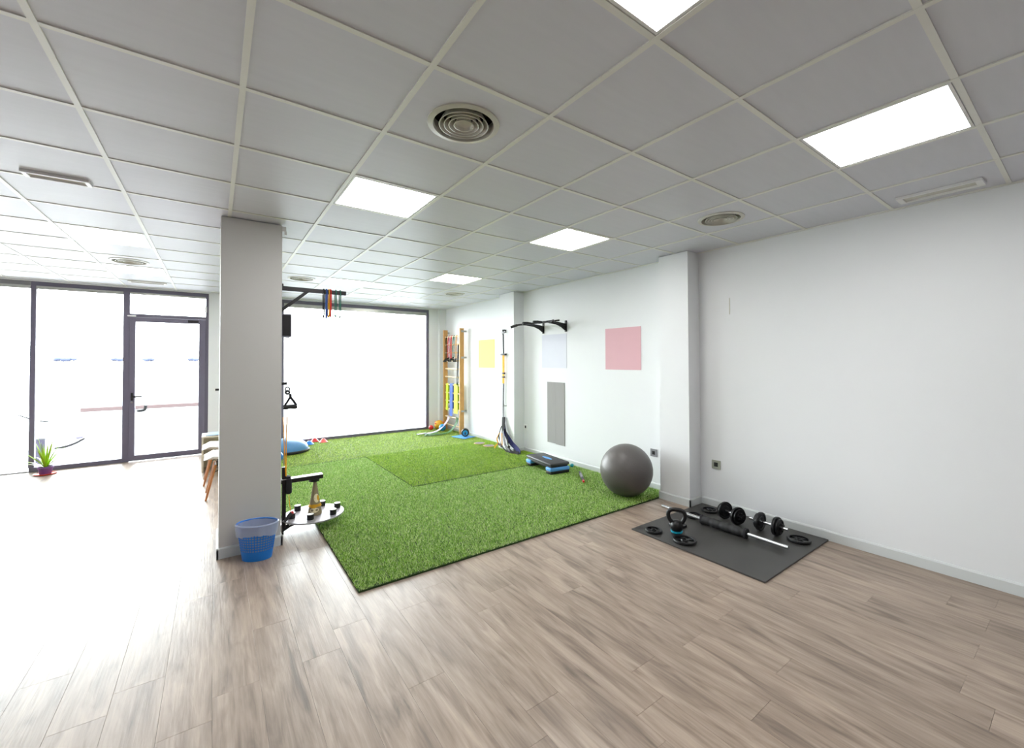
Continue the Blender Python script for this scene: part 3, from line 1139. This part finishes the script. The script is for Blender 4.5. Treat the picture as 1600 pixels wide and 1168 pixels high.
# ------------------------------------------------------------------ suspension trainer on the far pilaster
t = thing('suspension_trainer', 'yellow and black suspension straps hanging on the far pilaster', 'suspension trainer', (XC, 6.07, 0))
a = B()
a.box(-.008, 0, -.03, .03, 2.03, 2.09, .002)
a.tube(arc([(-.008, -.022, 2.075), (-.04, -.020, 2.085), (-.05, 0, 2.06), (-.04, .020, 2.085), (-.008, .022, 2.075)], 5), .008, 6)
a.tube([Vector((-.045, .022 * math.cos(q * PI / 6), 2.035 + .032 * math.sin(q * PI / 6))) for q in range(12)], .007, 6, closed=True)
a.obj('wall_anchor', W['steel'], t, True)
B().ribbon([(-.042, .0, 2.01), (-.04, .0, 1.84), (-.036, .002, 1.67)], (0, 1, 0), .032, .008).obj('upper_strap', W['fabricblk'], t)
B().box(-.055, -.018, -.075, .075, 1.645, 1.675, .006).obj('strap_spreader', W['black'], t, True)
B().ribbon([(-.036, .005, 1.65), (-.033, .012, 1.40), (-.03, .022, 1.16)], (0, 1, 0), .055, .010).obj('yellow_strap', W['yellow'], t)
for z, dy in ((1.335, .012), (1.27, .02)):
    B().box(-.046, -.016, dy - .035, dy + .030, z - .012, z + .012, .004).obj('buckle', W['black'], t, True)
B().ribbon([(-.028, .035, 1.17), (-.026, .045, .9), (-.025, .06, .50), (-.03, .07, .28)], (0, 1, 0), .020, .004).obj('lower_strap', W['grey'], t)
B().ribbon([(-.028, .005, 1.17), (-.028, .02, .9), (-.03, .012, .56)], (0, 1, 0), .022, .004).obj('lower_strap', W['fabricblk'], t)
B().tube([(-.004, -.035, .775), (-.045, -.035, .775), (-.05, -.035, .795)], .008, 8).obj('wall_hook', W['nickel'], t, True)
lp = arc([(-.03, .012, .58), (-.05, -.01, .44), (-.055, -.03, .36)], 5)
B().ribbon(lp, (0, 1, 0), .075, .014).obj('strap_bundle', W['fabricblk'], t)
# foot loops sweeping down to the floor corner
B().ribbon(arc([(-.04, -.01, .46), (-.05, -.06, .34), (-.03, -.20, .18), (-.03, -.40, .09), (-.05, -.50, .055)], 6), (0.15, .6, .8), .075, .008).obj('foot_loop', W['fabricnavy'], t)
B().ribbon(arc([(-.04, -.02, .48), (-.06, -.12, .28), (-.08, -.22, .10), (-.10, -.32, .04), (-.08, -.50, .05)], 6), (0.15, .6, .8), .065, .008).obj('foot_loop', W['fabricblk'], t)
B().ribbon(arc([(-.04, .06, .42), (-.07, .10, .26), (-.10, .0, .13), (-.12, -.18, .05), (-.12, -.34, .035), (-.06, -.48, .06)], 6), (0.1, .6, .8), .022, .004).obj('foot_loop', W['fabricblk'], t)
B().ribbon(arc([(-.04, .02, .52), (-.05, .0, .38), (-.09, -.12, .14), (-.10, -.30, .035)], 6), (0.1, .7, .7), .045, .006).obj('foot_loop', W['black'], t)
g = B()
g.tube([(-.085, .10, .115), (-.085, -.02, .085)], .018, 10)
g.obj('grip_handle', simple('maroon_grip', (52, 22, 30), .6), t, True)
B().ribbon(arc([(-.085, .10, .12), (-.09, .13, .20), (-.06, .09, .30)], 5), (1, 0, 0), .022, .004).obj('handle_strap', W['yellow'], t)
B().ribbon(arc([(-.085, .10, .12), (-.11, .155, .07), (-.12, .15, .032)], 5), (0, .3, .8), .022, .004).obj('handle_strap', W['yellow'], t)
B().ribbon(arc([(-.085, -.02, .09), (-.06, .02, .20), (-.03, .07, .30)], 5), (1, 0, 0), .020, .004).obj('handle_strap', W['cord'], t)

# sliding discs
for x, y, lab in ((4.03, 6.74, 'round grey woven disc on turf, farther of two by wall'), (4.05, 6.44, 'round grey woven disc on turf, nearer the hanging straps')):
    t = thing('sliding_disc', lab, 'disc', (x - .09, y, TB + .012), 0, 'round woven discs')
    B().lathe([(.001, 0), (.088, 0), (.088, .008), (.001, .010)], 28).obj('disc_top', W['coaster'], t, True)
    B().lathe([(.088, 0), (.097, .001), (.097, .008), (.088, .009)], 28, closed=True).obj('disc_rim', W['tan'], t, True)

# ------------------------------------------------------------------ stall bars
SX = 4.17
t = thing('stall_bars', 'wooden stall bars fixed to the far end of the right wall', 'stall bars', (SX, 0, 0))
for y in (7.86, 8.62):
    u_ = B().box(-.05, .05, y - .016, y + .016, TC_ + .004, 2.235, .004).obj('upright', W['oak'], t)
for k in range(12):
    z = 2.075 - k * .1745
    B().tube([(0, 7.874, z), (0, 8.606, z)], .017, 10).obj('rung', W['rung'], t, True)
for z in (2.17, 1.62, .50):
    for y, s_ in ((7.86, -1), (8.62, 1)):
        B().box(-.02, XR - SX - .002, y + s_ * .017, y + s_ * .023, z - .02, z + .02).obj('bracket', W['nickel'], t)


def hung_loop(label, y, mt, zt, zb, group, w=.018, r=.0075, x=-.026, handle=True, wy=.02):
    t_ = thing('resistance_tube', label, 'resistance tube', (SX, y, 0), 0, group)
    B().tube(arc([(x + .005, -wy, zb), (x, -wy, (zt + zb) / 2), (x + .01, -wy * .8, zt - .02), (.0, 0, zt + .024), (x + .01, wy * .8, zt - .02), (x - .01, wy, (zt + zb) / 2), (x, wy, zb)], 5), r, 6).obj('tube_cord', W[mt], t_, True)
    if handle:
        for s_ in (-1, 1):
            hy = s_ * wy
            B().tube([(x - .05, hy, zb - .055), (x + .015, hy + .04, zb - .055)], .016, 8).obj('tube_handle', W['black'], t_, True)
            B().tube([(x - .045, hy, zb - .055), (x, hy, zb + .005), (x + .012, hy + .035, zb - .055)], .006, 6).obj('handle_strap', W['fabricblk'], t_, True)


ZT, ZB = 2.075, 1.60
G = 'resistance tubes on the stall bars'
hung_loop('dark tube with black handles at far left of the top rung', 8.54, 'fabricblk', ZT, ZB, G)
hung_loop('pink tube hanging on the stall bars beside the dark one', 8.42, 'bandpink', ZT, ZB + .02, G)
hung_loop('red tube hanging in the middle of the top rung', 8.30, 'bandred', ZT, ZB, G)
hung_loop('green tube hanging on the top rung between red and tan', 8.18, 'darkgreen', ZT, ZB + .03, G)
hung_loop('tan tube hanging nearest the front upright of the stall bars', 8.06, 'bandtan', ZT, ZB, G)
o = B().ribbon(arc([(-.03, 0, 1.90), (-.033, .012, 1.5), (-.03, .03, 1.15), (-.035, .06, 1.04), (-.03, .085, 1.10), (-.033, .06, 1.4), (-.03, .02, 1.88)], 6), (1, .4, 0), .018, .004).obj('strap_loop', W['fabricblk'], None, loc=(SX, 7.93, 0))
tag(o, 'long narrow black strap loop hanging inside the stall bars', 'strap')


def hung_band(label, y, mt, k, zb, w, zb2=None, x=-.022):
    z = 2.075 - k * .1745
    pts = arc([(x - .004, 0, zb), (x, 0, (z + zb) / 2), (x, 0, z), (0, 0, z + .021), (.024, 0, z), (.022, 0, (z + (zb2 or zb)) / 2), (.02, .01, (zb2 or zb))], 5)
    o_ = B().ribbon(pts, (0, 1, 0), w, .002).obj('flat_band', W[mt], None, loc=(SX, y, 0))
    tag(o_, label, 'resistance band', 'flat bands on the stall bars')


hung_band('lime flat band draped at the far side of the stall bars', 8.50, 'lime', 6, .47, .10, .62)
hung_band('blue flat band draped on stall bars between the two lime ones', 8.30, 'bandblue', 6, .36, .13, .5)
hung_band('wider lime flat band draped at the near side of the stall bars', 8.08, 'lime', 6, .43, .17, .5)

b_ = B()
b_.ribbon(arc([(4.135, 8.40, .345), (4.12, 8.42, .25), (3.98, 8.40, .12), (3.80, 8.33, .055), (3.55, 8.30, .040)], 6), [(0, 1, 0)] * 25, .075, .004)
o = b_.obj('floor_band', W['bandwhite'])
b_ = B()
b_.ribbon(arc([(3.58, 8.30, .052), (3.46, 8.28, .052), (3.36, 8.26, .048)], 4), [(0, 1, 0)] * 9, .078, .004)
b_.obj('band_end', W['bandviolet'], o)
tag(o, 'lilac flat band trailing from a low rung onto the turf', 'resistance band')
o = B().ribbon(arc([(4.13, 7.98, .36), (4.12, 8.02, .22), (4.0, 8.05, .08), (3.85, 8.05, .046), (3.65, 8.03, .050), (3.48, 8.06, .050), (3.56, 8.12, .058), (3.75, 8.10, .07)], 6), [(0, 1, 0)] * 43, .085, .004).obj('floor_band', W['green'])
tag(o, 'green flat band trailing from a low rung onto the turf', 'resistance band')

# ------------------------------------------------------------------ ab wheel on pad, balls, cones
o = B().box(-.15, .15, -.19, .19, 0, .010, .003).obj('knee_pad', W['bluelight'], None, loc=(4.03, 7.52, TC_ + .014))
o.rotation_euler = (0, 0, .25)
tag(o, 'flat light blue knee pad on the turf under the wheel', 'pad')
t = thing('ab_wheel', 'black and blue ab wheel resting on the light blue pad', 'ab wheel', (4.06, 7.50, TC_ + .025), -.5)
for y in (-.035, .035):
    B().lathe([(.052, -.012), (.072, -.014), (.078, 0), (.072, .014), (.052, .012)], 28, (0, y, .078), closed=True, axis='Y').obj('tyre', W['black'], t, True)
    B().lathe([(.016, -.008), (.052, -.010), (.052, .010), (.016, .008)], 20, (0, y, .078), closed=True, axis='Y').obj('wheel_rim', W['cyan'], t, True)
for s_ in (-1, 1):
    B().tube([(0, s_ * .05, .078), (0, s_ * .18, .078)], .015, 10).obj('wheel_grip', W['black'], t, True)

for (x, y, r_, mt, lab) in ((3.87, 8.72, .052, 'red', 'small red ball in the corner by the window jamb'),
                            (4.055, 8.66, .105, 'mustard', 'mustard yellow patterned ball, largest by the stall bars'),
                            (4.04, 8.46, .075, 'cyan', 'light blue ball in front of the yellow one')):
    o = B().ball((0, 0, r_), r_, 24).obj('small_ball', W[mt], None, True, loc=(x - (.02 if mt != 'red' else 0), y, TC_ + .012))
    tag(o, lab, 'ball', 'small balls in the corner')
o2 = B()
for a_ in range(7):
    q = Vector((math.cos(a_ * 2.4), math.sin(a_ * 2.4), math.sin(a_ * 1.7) * .8)).normalized()
    o2.ball(q * .098, .022, 10)
o2.obj('ball_print', W['orange'], [x for x in bpy.data.objects if x.get('label', '').startswith('mustard')][0], True, loc=(0, 0, .105))

t = thing('balance_dome', 'blue half-dome balance trainer on black base near the window', 'balance dome', (1.00, 8.10, TC_ + .012))
B().lathe([(.001, 0), (.325, 0), (.338, .012), (.338, .034), (.325, .045), (.001, .045)], 48).obj('dome_base', W['rubber'], t, True)
pf = [(.318 * math.cos(a_ * PI / 28), .045 + .185 * math.sin(a_ * PI / 28)) for a_ in range(0, 14)] + [(.001, .23)]
B().lathe(pf, 48).obj('dome', W['bosu'], t, True)
for x, y, mt, lab in ((1.415, 8.58, 'blueplastic', 'small blue marker cone next to the blue dome'),
                      (1.67, 8.67, 'coral', 'small coral red marker cone, frontmost of the pair of reds'),
                      (1.55, 8.83, 'red', 'small dark red marker cone against the window sill')):
    o = B().lathe([(.080, 0), (.080, .004), (.074, .006), (.024, .062), (.017, .062), (.068, .004)], 28, closed=True).obj('marker_cone', W[mt], None, True, loc=(x, y, TC_ + .012))
    tag(o, lab, 'cone', 'small marker cones')
o = B().ball((0, 0, .09), .09, 24).obj('small_ball', W['blueplastic'], None, True, loc=(.760, 7.30, TC_ + .012))
tag(o, 'blue ball peeping out from behind the pillar at the turf edge', 'ball')

# ------------------------------------------------------------------ wall rig on the pillar : upper arm
PXR = .463
t = thing('wall_boom', 'black steel arm with diagonal brace reaching out high on the pillar', 'bracket', (PXR, 4.36, 0))
B().box(0, .012, -.05, .05, 1.94, 2.27, .003).obj('mount_plate', W['steel'], t)
B().box(.0, .575, -.02, .02, 2.195, 2.235, .002).obj('boom_arm', W['steel'], t)
b_ = B()
b_.prism([(.01, 1.985), (.01, 2.025), (.21, 2.20), (.25, 2.20)], -.014, .014, 'Y')
b_.obj('boom_brace', W['steel'], t)
B().box(-.0, .035, -.03, .03, 2.22, 2.255, .004).obj('boom_cap', W['black'], t)


def hung_tube(label, x, mt, zb, s_=.012, r_=.005):
    t_ = B()
    zt = 2.238
    t_.tube(arc([(0, -.026, zb + .01), (0, -.027, (zt + zb) / 2), (0, -.027, zt - .02), (0, 0, zt + .004), (0, .027, zt - .02), (0, .027, (zt + zb) / 2), (0, .026, zb + .01), (0, 0, zb - .012)], 5), r_, 6, closed=True)
    o_ = t_.obj('hanging_tube', W[mt], None, True, loc=(x, 4.36, 0))
    tag(o_, label, 'resistance tube', 'tubes over the black arm')


hung_tube('black loop tube over the arm, left end of the row', .838, 'fabricblk', 1.98)
hung_tube('blue loop tube over the black arm next to the black one', .862, 'bandblue2', 1.975, r_=.006)
hung_tube('yellow loop tube over the arm between blue and red', .882, 'yellow', 1.985)
hung_tube('red loop tube over the arm right of the yellow', .898, 'bandred', 1.99, r_=.006)
hung_tube('green loop tube over the arm, nearer the bright tubes', .945, 'darkgreen', 1.99, r_=.005)
hung_tube('green loop tube nearest the free end of the black arm', .985, 'darkgreen', 1.985, r_=.005)

t = thing('wall_speaker', 'grey box speaker mounted behind the pillar edge under the arm', 'speaker', (PXR, 4.42, 1.88))
B().box(.0, .03, -.02, .02, -.03, .03, .003).obj('speaker_bracket', W['steel'], t)
B().box(.02, .105, -.075, .075, -.105, .105, .006).obj('speaker_box', simple('speaker_grey', (122, 118, 134), .6), t)
B().box(.030, .095, -.080, -.075, -.095, .095, .002).obj('speaker_grille', W['steel'], t)

# ------------------------------------------------------------------ pulley with handle, cords
t = thing('pulley_handle', 'black triangle pull handle hanging from a small pulley on the pillar', 'pull handle', (PXR, 4.36, 0))
B().box(0, .07, -.012, .012, 1.340, 1.365, .002).obj('pulley_hook', W['steel'], t)
B().tube([Vector((.075 + .017 * math.cos(q * PI / 6), 0, 1.30 + .02 * math.sin(q * PI / 6))) for q in range(12)], .006, 6, closed=True).obj('carabiner', W['steel'], t, True)
B().lathe([(.006, -.009), (.022, -.009), (.018, 0), (.022, .009), (.006, .009)], 20, (.075, 0, 1.272), closed=True, axis='Y').obj('pulley_wheel', W['steel'], t, True)
B().tube([(.098, 0, 1.258), (.098, 0, 1.236), (.098, 0, 1.222)], [.011, .013, .010], 8).obj('strap_stub', W['fabricblk'], t, True)
B().tube([(.098, 0, 1.228), (.070, -.004, 1.18), (.046, -.006, 1.145)], .0095, 6).obj('handle_strap', W['fabricblk'], t, True)
B().tube([(.098, 0, 1.228), (.125, .004, 1.19), (.148, .006, 1.15)], .011, 6).obj('handle_strap', W['fabricblk'], t, True)
B().tube([(.044, -.006, 1.142), (.060, -.004, 1.138), (.098, 0, 1.141), (.136, .004, 1.138), (.150, .006, 1.142)], [.021, .022, .019, .022, .021], 12).obj('grip_handle', W['blackfoam'], t, True)
b_ = B()
b_.tube([(.052, .02, 1.14), (.050, .02, .60)], .0022, 5)
b_.tube([(.082, .02, 1.25), (.054, .02, .62)], .0022, 5)
b_.obj('pull_cord', W['grey'], t, True)

# ------------------------------------------------------------------ post, arm and round platform
t = thing('balance_rig', 'dark steel post with padded arm and round metal platform at pillar foot', 'training machine', (PXR, 4.36, 0))
B().box(.034, .066, -.018, .018, .05, .60, .002).obj('rig_post', W['steel'], t)
B().box(.0, .06, -.03, .03, .455, .485, .003).obj('post_clamp', W['steel'], t)
B().box(.0, .02, -.03, .03, .02, .62, .002).obj('wall_rail', W['steel'], t)
B().box(.03, .37, -.036, .036, .462, .494, .002).obj('rig_arm', W['nickel'], t)
B().box(.03, .37, -.040, -.036, .456, .490).obj('arm_side', W['steel'], t)
B().box(.08, .20, -.004, .004, .491, .494).obj('arm_slot', W['black'], t)
B().lathe([(.020, .425), (.045, .432), (.048, .458), (.002, .460), (.002, .425)], 20, (.30, 0, 0)).obj('arm_foot', W['black'], t, True)
b_ = B()
b_.box(.058, .110, -.06, -.022, .36, .50, .018)
b_.box(.064, .104, -.04, .04, .49, .515, .010)
b_.obj('pad_wrap', W['fabricblk'], t, True)
PC = (.30, .03)
B().lathe([(.001, .112), (.262, .112), (.266, .116), (.266, .122), (.262, .126), (.001, .126)], 56, (PC[0], PC[1], 0)).obj('round_platform', W['galv'], t, True)
for x, y in ((.515, .05), (.442, -.114), (.247, -.132), (.115, .0), (.19, .194), (.409, .2)):
    pg = B().lathe([(.001, .126), (.029, .126), (.029, .172), (.001, .172)], 18, (x, y, 0)).obj('platform_peg', W['black'], t, True)
    B().lathe([(.001, .1722), (.028, .1722), (.028, .175), (.001, .176)], 18, (x, y, 0)).obj('peg_cap', W['white'], pg, True)
for y in (-.05, .05):
    B().tube([(.03, y * .4, .03), (.10, y * .6, .07), (.22, y, .108)], .010, 8).obj('strut', W['steel'], t, True)
B().box(.0, .035, -.03, .03, .0, .085, .003).obj('wall_foot', W['chrome'], t)
B().box(.028, .05, -.018, .018, .0, .032, .003).obj('rubber_foot', W['black'], t)
b_ = B()
b_.tube([(.062, -.02, .52), (.050, -.01, .80), (.040, .0, 1.05)], .0035, 6)
b_.tube([(.066, -.02, .52), (.066, -.01, .80), (.074, .0, 1.05)], .0035, 6)
b_.tube([(.085, -.045, .36), (.092, -.05, .26), (.10, -.05, .20)], .0025, 6)
b_.obj('elastic_cord', W['cord'], t, True)
b_ = B()
b_.tube([(.045, -.09, .135), (.075, -.08, .165), (.10, -.06, .19)], [.010, .017, .016], 8)
b_.obj('cord_clip', W['black'], t, True)
B().tube([(.098, -.060, .19), (.116, -.05, .192)], .015, 10).obj('clip_button', W['red'], t, True)

t = thing('patterned_cone', 'tall brown cone with cream and gold print standing on the platform', 'cone', (PXR + .305, 4.35, .1265))
B().lathe([(.001, 0), (.058, 0), (.060, .01), (.052, .07), (.036, .16), (.022, .25), (.014, .295), (.001, .297)], 28).obj('cone_body', W['cone'], t, True)


def cone_r(z):
    for (r0, z0), (r1, z1) in (((.060, .01), (.052, .07)), ((.052, .07), (.036, .16)), ((.036, .16), (.022, .25)), ((.022, .25), (.014, .295))):
        if z0 <= z <= z1:
            return r0 + (r1 - r0) * (z - z0) / (z1 - z0)
    return .06


def patch(cx_, cz_, rx, rz, mt, name):
    b2 = B()
    c_ = cone_r(cz_) + .0022
    vs = [b2.bm.verts.new((c_ * math.cos(cx_), c_ * math.sin(cx_), cz_))]
    for k in range(14):
        a2 = 2 * PI * k / 14
        z_ = cz_ + rz * math.sin(a2)
        r2 = cone_r(z_) + .0012
        an = cx_ + rx / r2 * math.cos(a2)
        vs.append(b2.bm.verts.new((r2 * math.cos(an), r2 * math.sin(an), z_)))
    for k in range(14):
        b2.bm.faces.new((vs[0], vs[1 + k], vs[1 + (k + 1) % 14]))
    b2.obj(name, W[mt], t, True)


fa = -PI / 2 - .15
patch(fa - .1, .05, .040, .022, 'cream', 'print_patch')
patch(fa - .25, .085, .030, .018, 'gold', 'print_patch')
patch(fa + .35, .155, .024, .040, 'cream', 'print_patch')
patch(fa + .75, .155, .012, .026, 'gold', 'print_patch')
B().lathe([(.0555, .078), (.0560, .078), (.0480, .100), (.0475, .100)], 28, closed=True).obj('gold_band', W['gold'], t, True)

# ------------------------------------------------------------------ waste bin
t = thing('waste_bin', 'blue oval perforated waste bin with clear liner against the pillar', 'bin', (.283, 3.962, 0), -.50)
H = .275
NS, NZ = 40, 9


def binr(z):
    q = z / H
    return (.106 + .040 * q, .076 + .026 * q)


def binp(k, z, off=0.0):
    rx, ry = binr(min(max(z, 0), H))
    a2 = 2 * PI * k / NS
    return ((rx + off) * math.cos(a2), (ry + off) * math.sin(a2), z)


b_ = B()
zz = [0, .03, .070] + [.070 + (H - .025 - .070) * k / NZ for k in range(1, NZ + 1)] + [H]
for i in range(len(zz) - 1):
    za, zb = zz[i], zz[i + 1]
    for k in range(NS):
        if 2 <= i < 2 + NZ:
            f_ = .17
            zi, zj = za + (zb - za) * f_, zb - (zb - za) * f_
            o_ = [b_.bm.verts.new(binp(k, za)), b_.bm.verts.new(binp(k + 1, za)), b_.bm.verts.new(binp(k + 1, zb)), b_.bm.verts.new(binp(k, zb))]
            n_ = [b_.bm.verts.new(binp(k + f_, zi)), b_.bm.verts.new(binp(k + 1 - f_, zi)), b_.bm.verts.new(binp(k + 1 - f_, zj)), b_.bm.verts.new(binp(k + f_, zj))]
            for q in range(4):
                b_.bm.faces.new((o_[q], o_[(q + 1) % 4], n_[(q + 1) % 4], n_[q]))
        else:
            b_.bm.faces.new([b_.bm.verts.new(binp(k, za)), b_.bm.verts.new(binp(k + 1, za)), b_.bm.verts.new(binp(k + 1, zb)), b_.bm.verts.new(binp(k, zb))])
b_.bm.faces.new([b_.bm.verts.new(binp(k, 0)) for k in range(NS)][::-1])
bmesh.ops.remove_doubles(b_.bm, verts=b_.bm.verts, dist=.0002)
o = b_.obj('basket', W['blueplastic'], t)
sm = o.modifiers.new('thick', 'SOLIDIFY')
sm.thickness = .0022
B().tube([binp(k, H) for k in range(NS)], .0055, 8, closed=True).obj('rim', W['blueplastic'], t, True)
b_ = B()
rings = []
rl = random.Random(4)
wr = [rl.uniform(-1, 1) for _ in range(NS)]
for ins, z, am in ((-.006, .02, 0), (-.008, .10, .003), (-.009, .18, .004), (-.008, H - .01, .002), (.003, H + .010, .002), (.011, H + .002, .002), (.011, H - .03, .004), (.011, H - .060, .004), (.012, H - .088, .006)):
    ring = []
    for k in range(NS):
        zk = z + (wr[(k * 7) % NS] * .006 + .018 * math.sin(k * .25) if z < H - .08 and ins > 0 else 0)
        ring.append(b_.bm.verts.new(binp(k, zk, ins + wr[k] * am)))
    rings.append(ring)
for i in range(len(rings) - 1):
    for k in range(NS):
        b_.bm.faces.new((rings[i][k], rings[i][(k + 1) % NS], rings[i + 1][(k + 1) % NS], rings[i + 1][k]))
b_.obj('bin_liner', W['film'], t, True)

# ------------------------------------------------------------------ white bracket at pillar head
t = thing('cable_clip', 'small white bracket at the pillar head under the ceiling', 'bracket', (PXR, 4.13, CEIL - .045))
B().box(0, .03, -.008, .008, -.002, .040, .003).obj('clip_arm', W['white'], t)
B().box(.018, .034, -.010, .010, -.03, .002, .003).obj('clip_jaw', W['white'], t)

# ------------------------------------------------------------------ potted yucca
t = thing('potted_yucca', 'spiky yellow-green yucca in a purple pot by the window corner', 'potted plant', (-1.885, 8.64, 0))
B().lathe([(.001, 0), (.10, 0), (.118, .014), (.114, .018), (.098, .006), (.001, .005)], 36).obj('saucer', W['orange'], t, True)
b_ = B().lathe([(.001, .008), (.058, .008), (.072, .085), (.080, .088), (.080, .112), (.072, .112), (.068, .095), (.001, .095)], 32)
pot = b_.obj('pot', W['purple'], t, True)
B().lathe([(.001, .098), (.069, .096)], 24).obj('soil', W['soil'], pot)
leafm = Mat('yucca_leaf', (150, 190, 20), .4)
leafm.vary(.35, 14, (1, 1, .2))
leafm.p.inputs['Subsurface Weight'].default_value = 0.0
rl = random.Random(11)
for k in range(22):
    az = k * 2.4 + rl.uniform(-.3, .3)
    tilt = [.18, .42, .66, .9, 1.25][k % 5] + rl.uniform(-.1, .1)
    L = rl.uniform(.32, .46) * (1 - .12 * (tilt > .9))
    d = Vector((math.cos(az), math.sin(az), 0))
    pts = []
    wds = []
    ws = []
    n = 7
    p_ = Vector((0, 0, .10)) + d * .012
    tt = tilt * .7
    for s_ in range(n):
        pts.append(p_.copy())
        tt += tilt * .12
        p_ = p_ + (Vector((0, 0, 1)) * math.cos(tt) + d * math.sin(tt)) * L / (n - 1)
    side = Vector((-d.y, d.x, 0))
    b_ = B()
    prev = None
    for s_, p_ in enumerate(pts):
        w_ = .028 * (1 - (s_ / (n - 1)) ** 1.6) * (.6 + .4 * min(1, s_ / 2)) + .0008
        trip = [b_.bm.verts.new(p_ - side * w_ / 2), b_.bm.verts.new(p_ - d * .003), b_.bm.verts.new(p_ + side * w_ / 2)]
        if prev:
            b_.bm.faces.new((prev[0], prev[1], trip[1], trip[0]))
            b_.bm.faces.new((prev[1], prev[2], trip[2], trip[1]))
        prev = trip
    b_.obj('leaf', leafm.m, t, True)

# ------------------------------------------------------------------ waiting chairs and cabinet behind the pillar
proto = thing('shell_chair', '', 'chair', (0, 0, 0))
N1, N2 = 18, 12
grid = []
b_ = B()
for i in range(N1 + 1):
    s_ = i / N1
    # profile from seat front (-x) to back top (+x)
    if s_ < .55:
        q = s_ / .55
        x = -.235 + .40 * q
        z = .452 - .045 * math.sin(q * PI * .5) + (.012 if q < .02 else 0) - .02 * (1 - q) ** 4
    else:
        q = (s_ - .55) / .45
        x = .165 + .085 * q ** .8 + .02 * q
        z = .407 + .02 * q + .40 * q ** 1.15
    row = []
    for j in range(N2 + 1):
        v_ = -1 + 2 * j / N2
        halfw = .225 - .03 * max(0, (s_ - .6)) / .4 - .035 * (1 - min(1, s_ / .12)) - .05 * max(0, (s_ - .88)) / .12
        lift = .055 * abs(v_) ** 2.6 * (1 if s_ > .1 else s_ / .1)
        if s_ < .55:
            row.append(b_.bm.verts.new((x, v_ * halfw, z + lift)))
        else:
            row.append(b_.bm.verts.new((x - lift * 1.1, v_ * halfw, z + lift * .15)))
    grid.append(row)
for i in range(N1):
    for j in range(N2):
        b_.bm.faces.new((grid[i][j], grid[i + 1][j], grid[i + 1][j + 1], grid[i][j + 1]))
o = b_.obj('shell', W['white'], proto, True, ang=80)
sm = o.modifiers.new('thick', 'SOLIDIFY')
sm.thickness = .007
for sx in (-1, 1):
    for sy in (-1, 1):
        B().tube([(sx * .13 + .0, sy * .12, .375), (sx * .215 + .0, sy * .185, 0)], [.016, .010], 10).obj('leg', W['leg'], proto, True)
b_ = B()
b_.tube([(-.13, -.12, .37), (.13, -.12, .37), (.13, .12, .37), (-.13, .12, .37)], .005, 6, closed=True)
for (p, q) in (((-.15, -.135, .29), (.13, .12, .37)), ((-.15, .135, .29), (.13, -.12, .37)), ((.15, -.135, .29), (-.13, .12, .37)), ((.15, .135, .29), (-.13, -.12, .37)),
               ((-.165, -.147, .22), (-.13, .12, .37)), ((-.165, .147, .22), (-.13, -.12, .37))):
    b_.tube([p, q], .004, 6)
for (x, y) in ((-.1, -.1), (.1, -.1), (.1, .1), (-.1, .1)):
    b_.tube([(x, y, .368), (x, y, .418)], .012, 8)
b_.obj('wire_brace', W['black'], proto, True)
for n_, (x, y, lab) in enumerate([(.145, 6.09, 'white shell chair with wooden legs behind the pillar, nearer one'), (.115, 6.80, 'white shell chair with wooden legs, farther one by the cabinet')]):
    o = proto if n_ == 0 else copy_tree(proto)
    o.location = (x, y, 0)
    o['label'] = lab
    o['group'] = 'white waiting chairs'

t = thing('low_cabinet', 'low beige open cabinet against the wall beyond the white chairs', 'cabinet', (-.14, 7.42, 0))
CH = .50
B().box(0, .58, 0, .38, CH - .022, CH, .002).obj('cabinet_top', W['beige'], t)
B().box(0, .022, 0, .38, 0, CH - .022, .001).obj('side_panel', W['beige'], t)
B().box(.558, .58, 0, .38, 0, CH - .022, .001).obj('side_panel', W['beige'], t)
B().box(.022, .558, .36, .38, 0, CH - .022).obj('back_panel', W['beige'], t)
B().box(.022, .558, .02, .36, .22, .24).obj('shelf', W['beige'], t)
for k, (x, y, rz, mt, z, lab) in enumerate([(.00, 7.60, .1, 'paper', 0, 'white magazine lying lowest on the beige cabinet'), (.02, 7.58, -.12, 'paperblue', .008, 'bluish magazine on top of the cabinet papers'), (.16, 7.63, .3, 'paper', 0, 'white leaflet lying deeper on the cabinet')]):
    o = B().box(-.105, .105, -.148, .148, 0, .007, .001).obj('magazine', W[mt], None, loc=(x, y, CH + z))
    o.rotation_euler = (0, 0, rz)
    tag(o, lab, 'magazine', 'magazines on the cabinet')
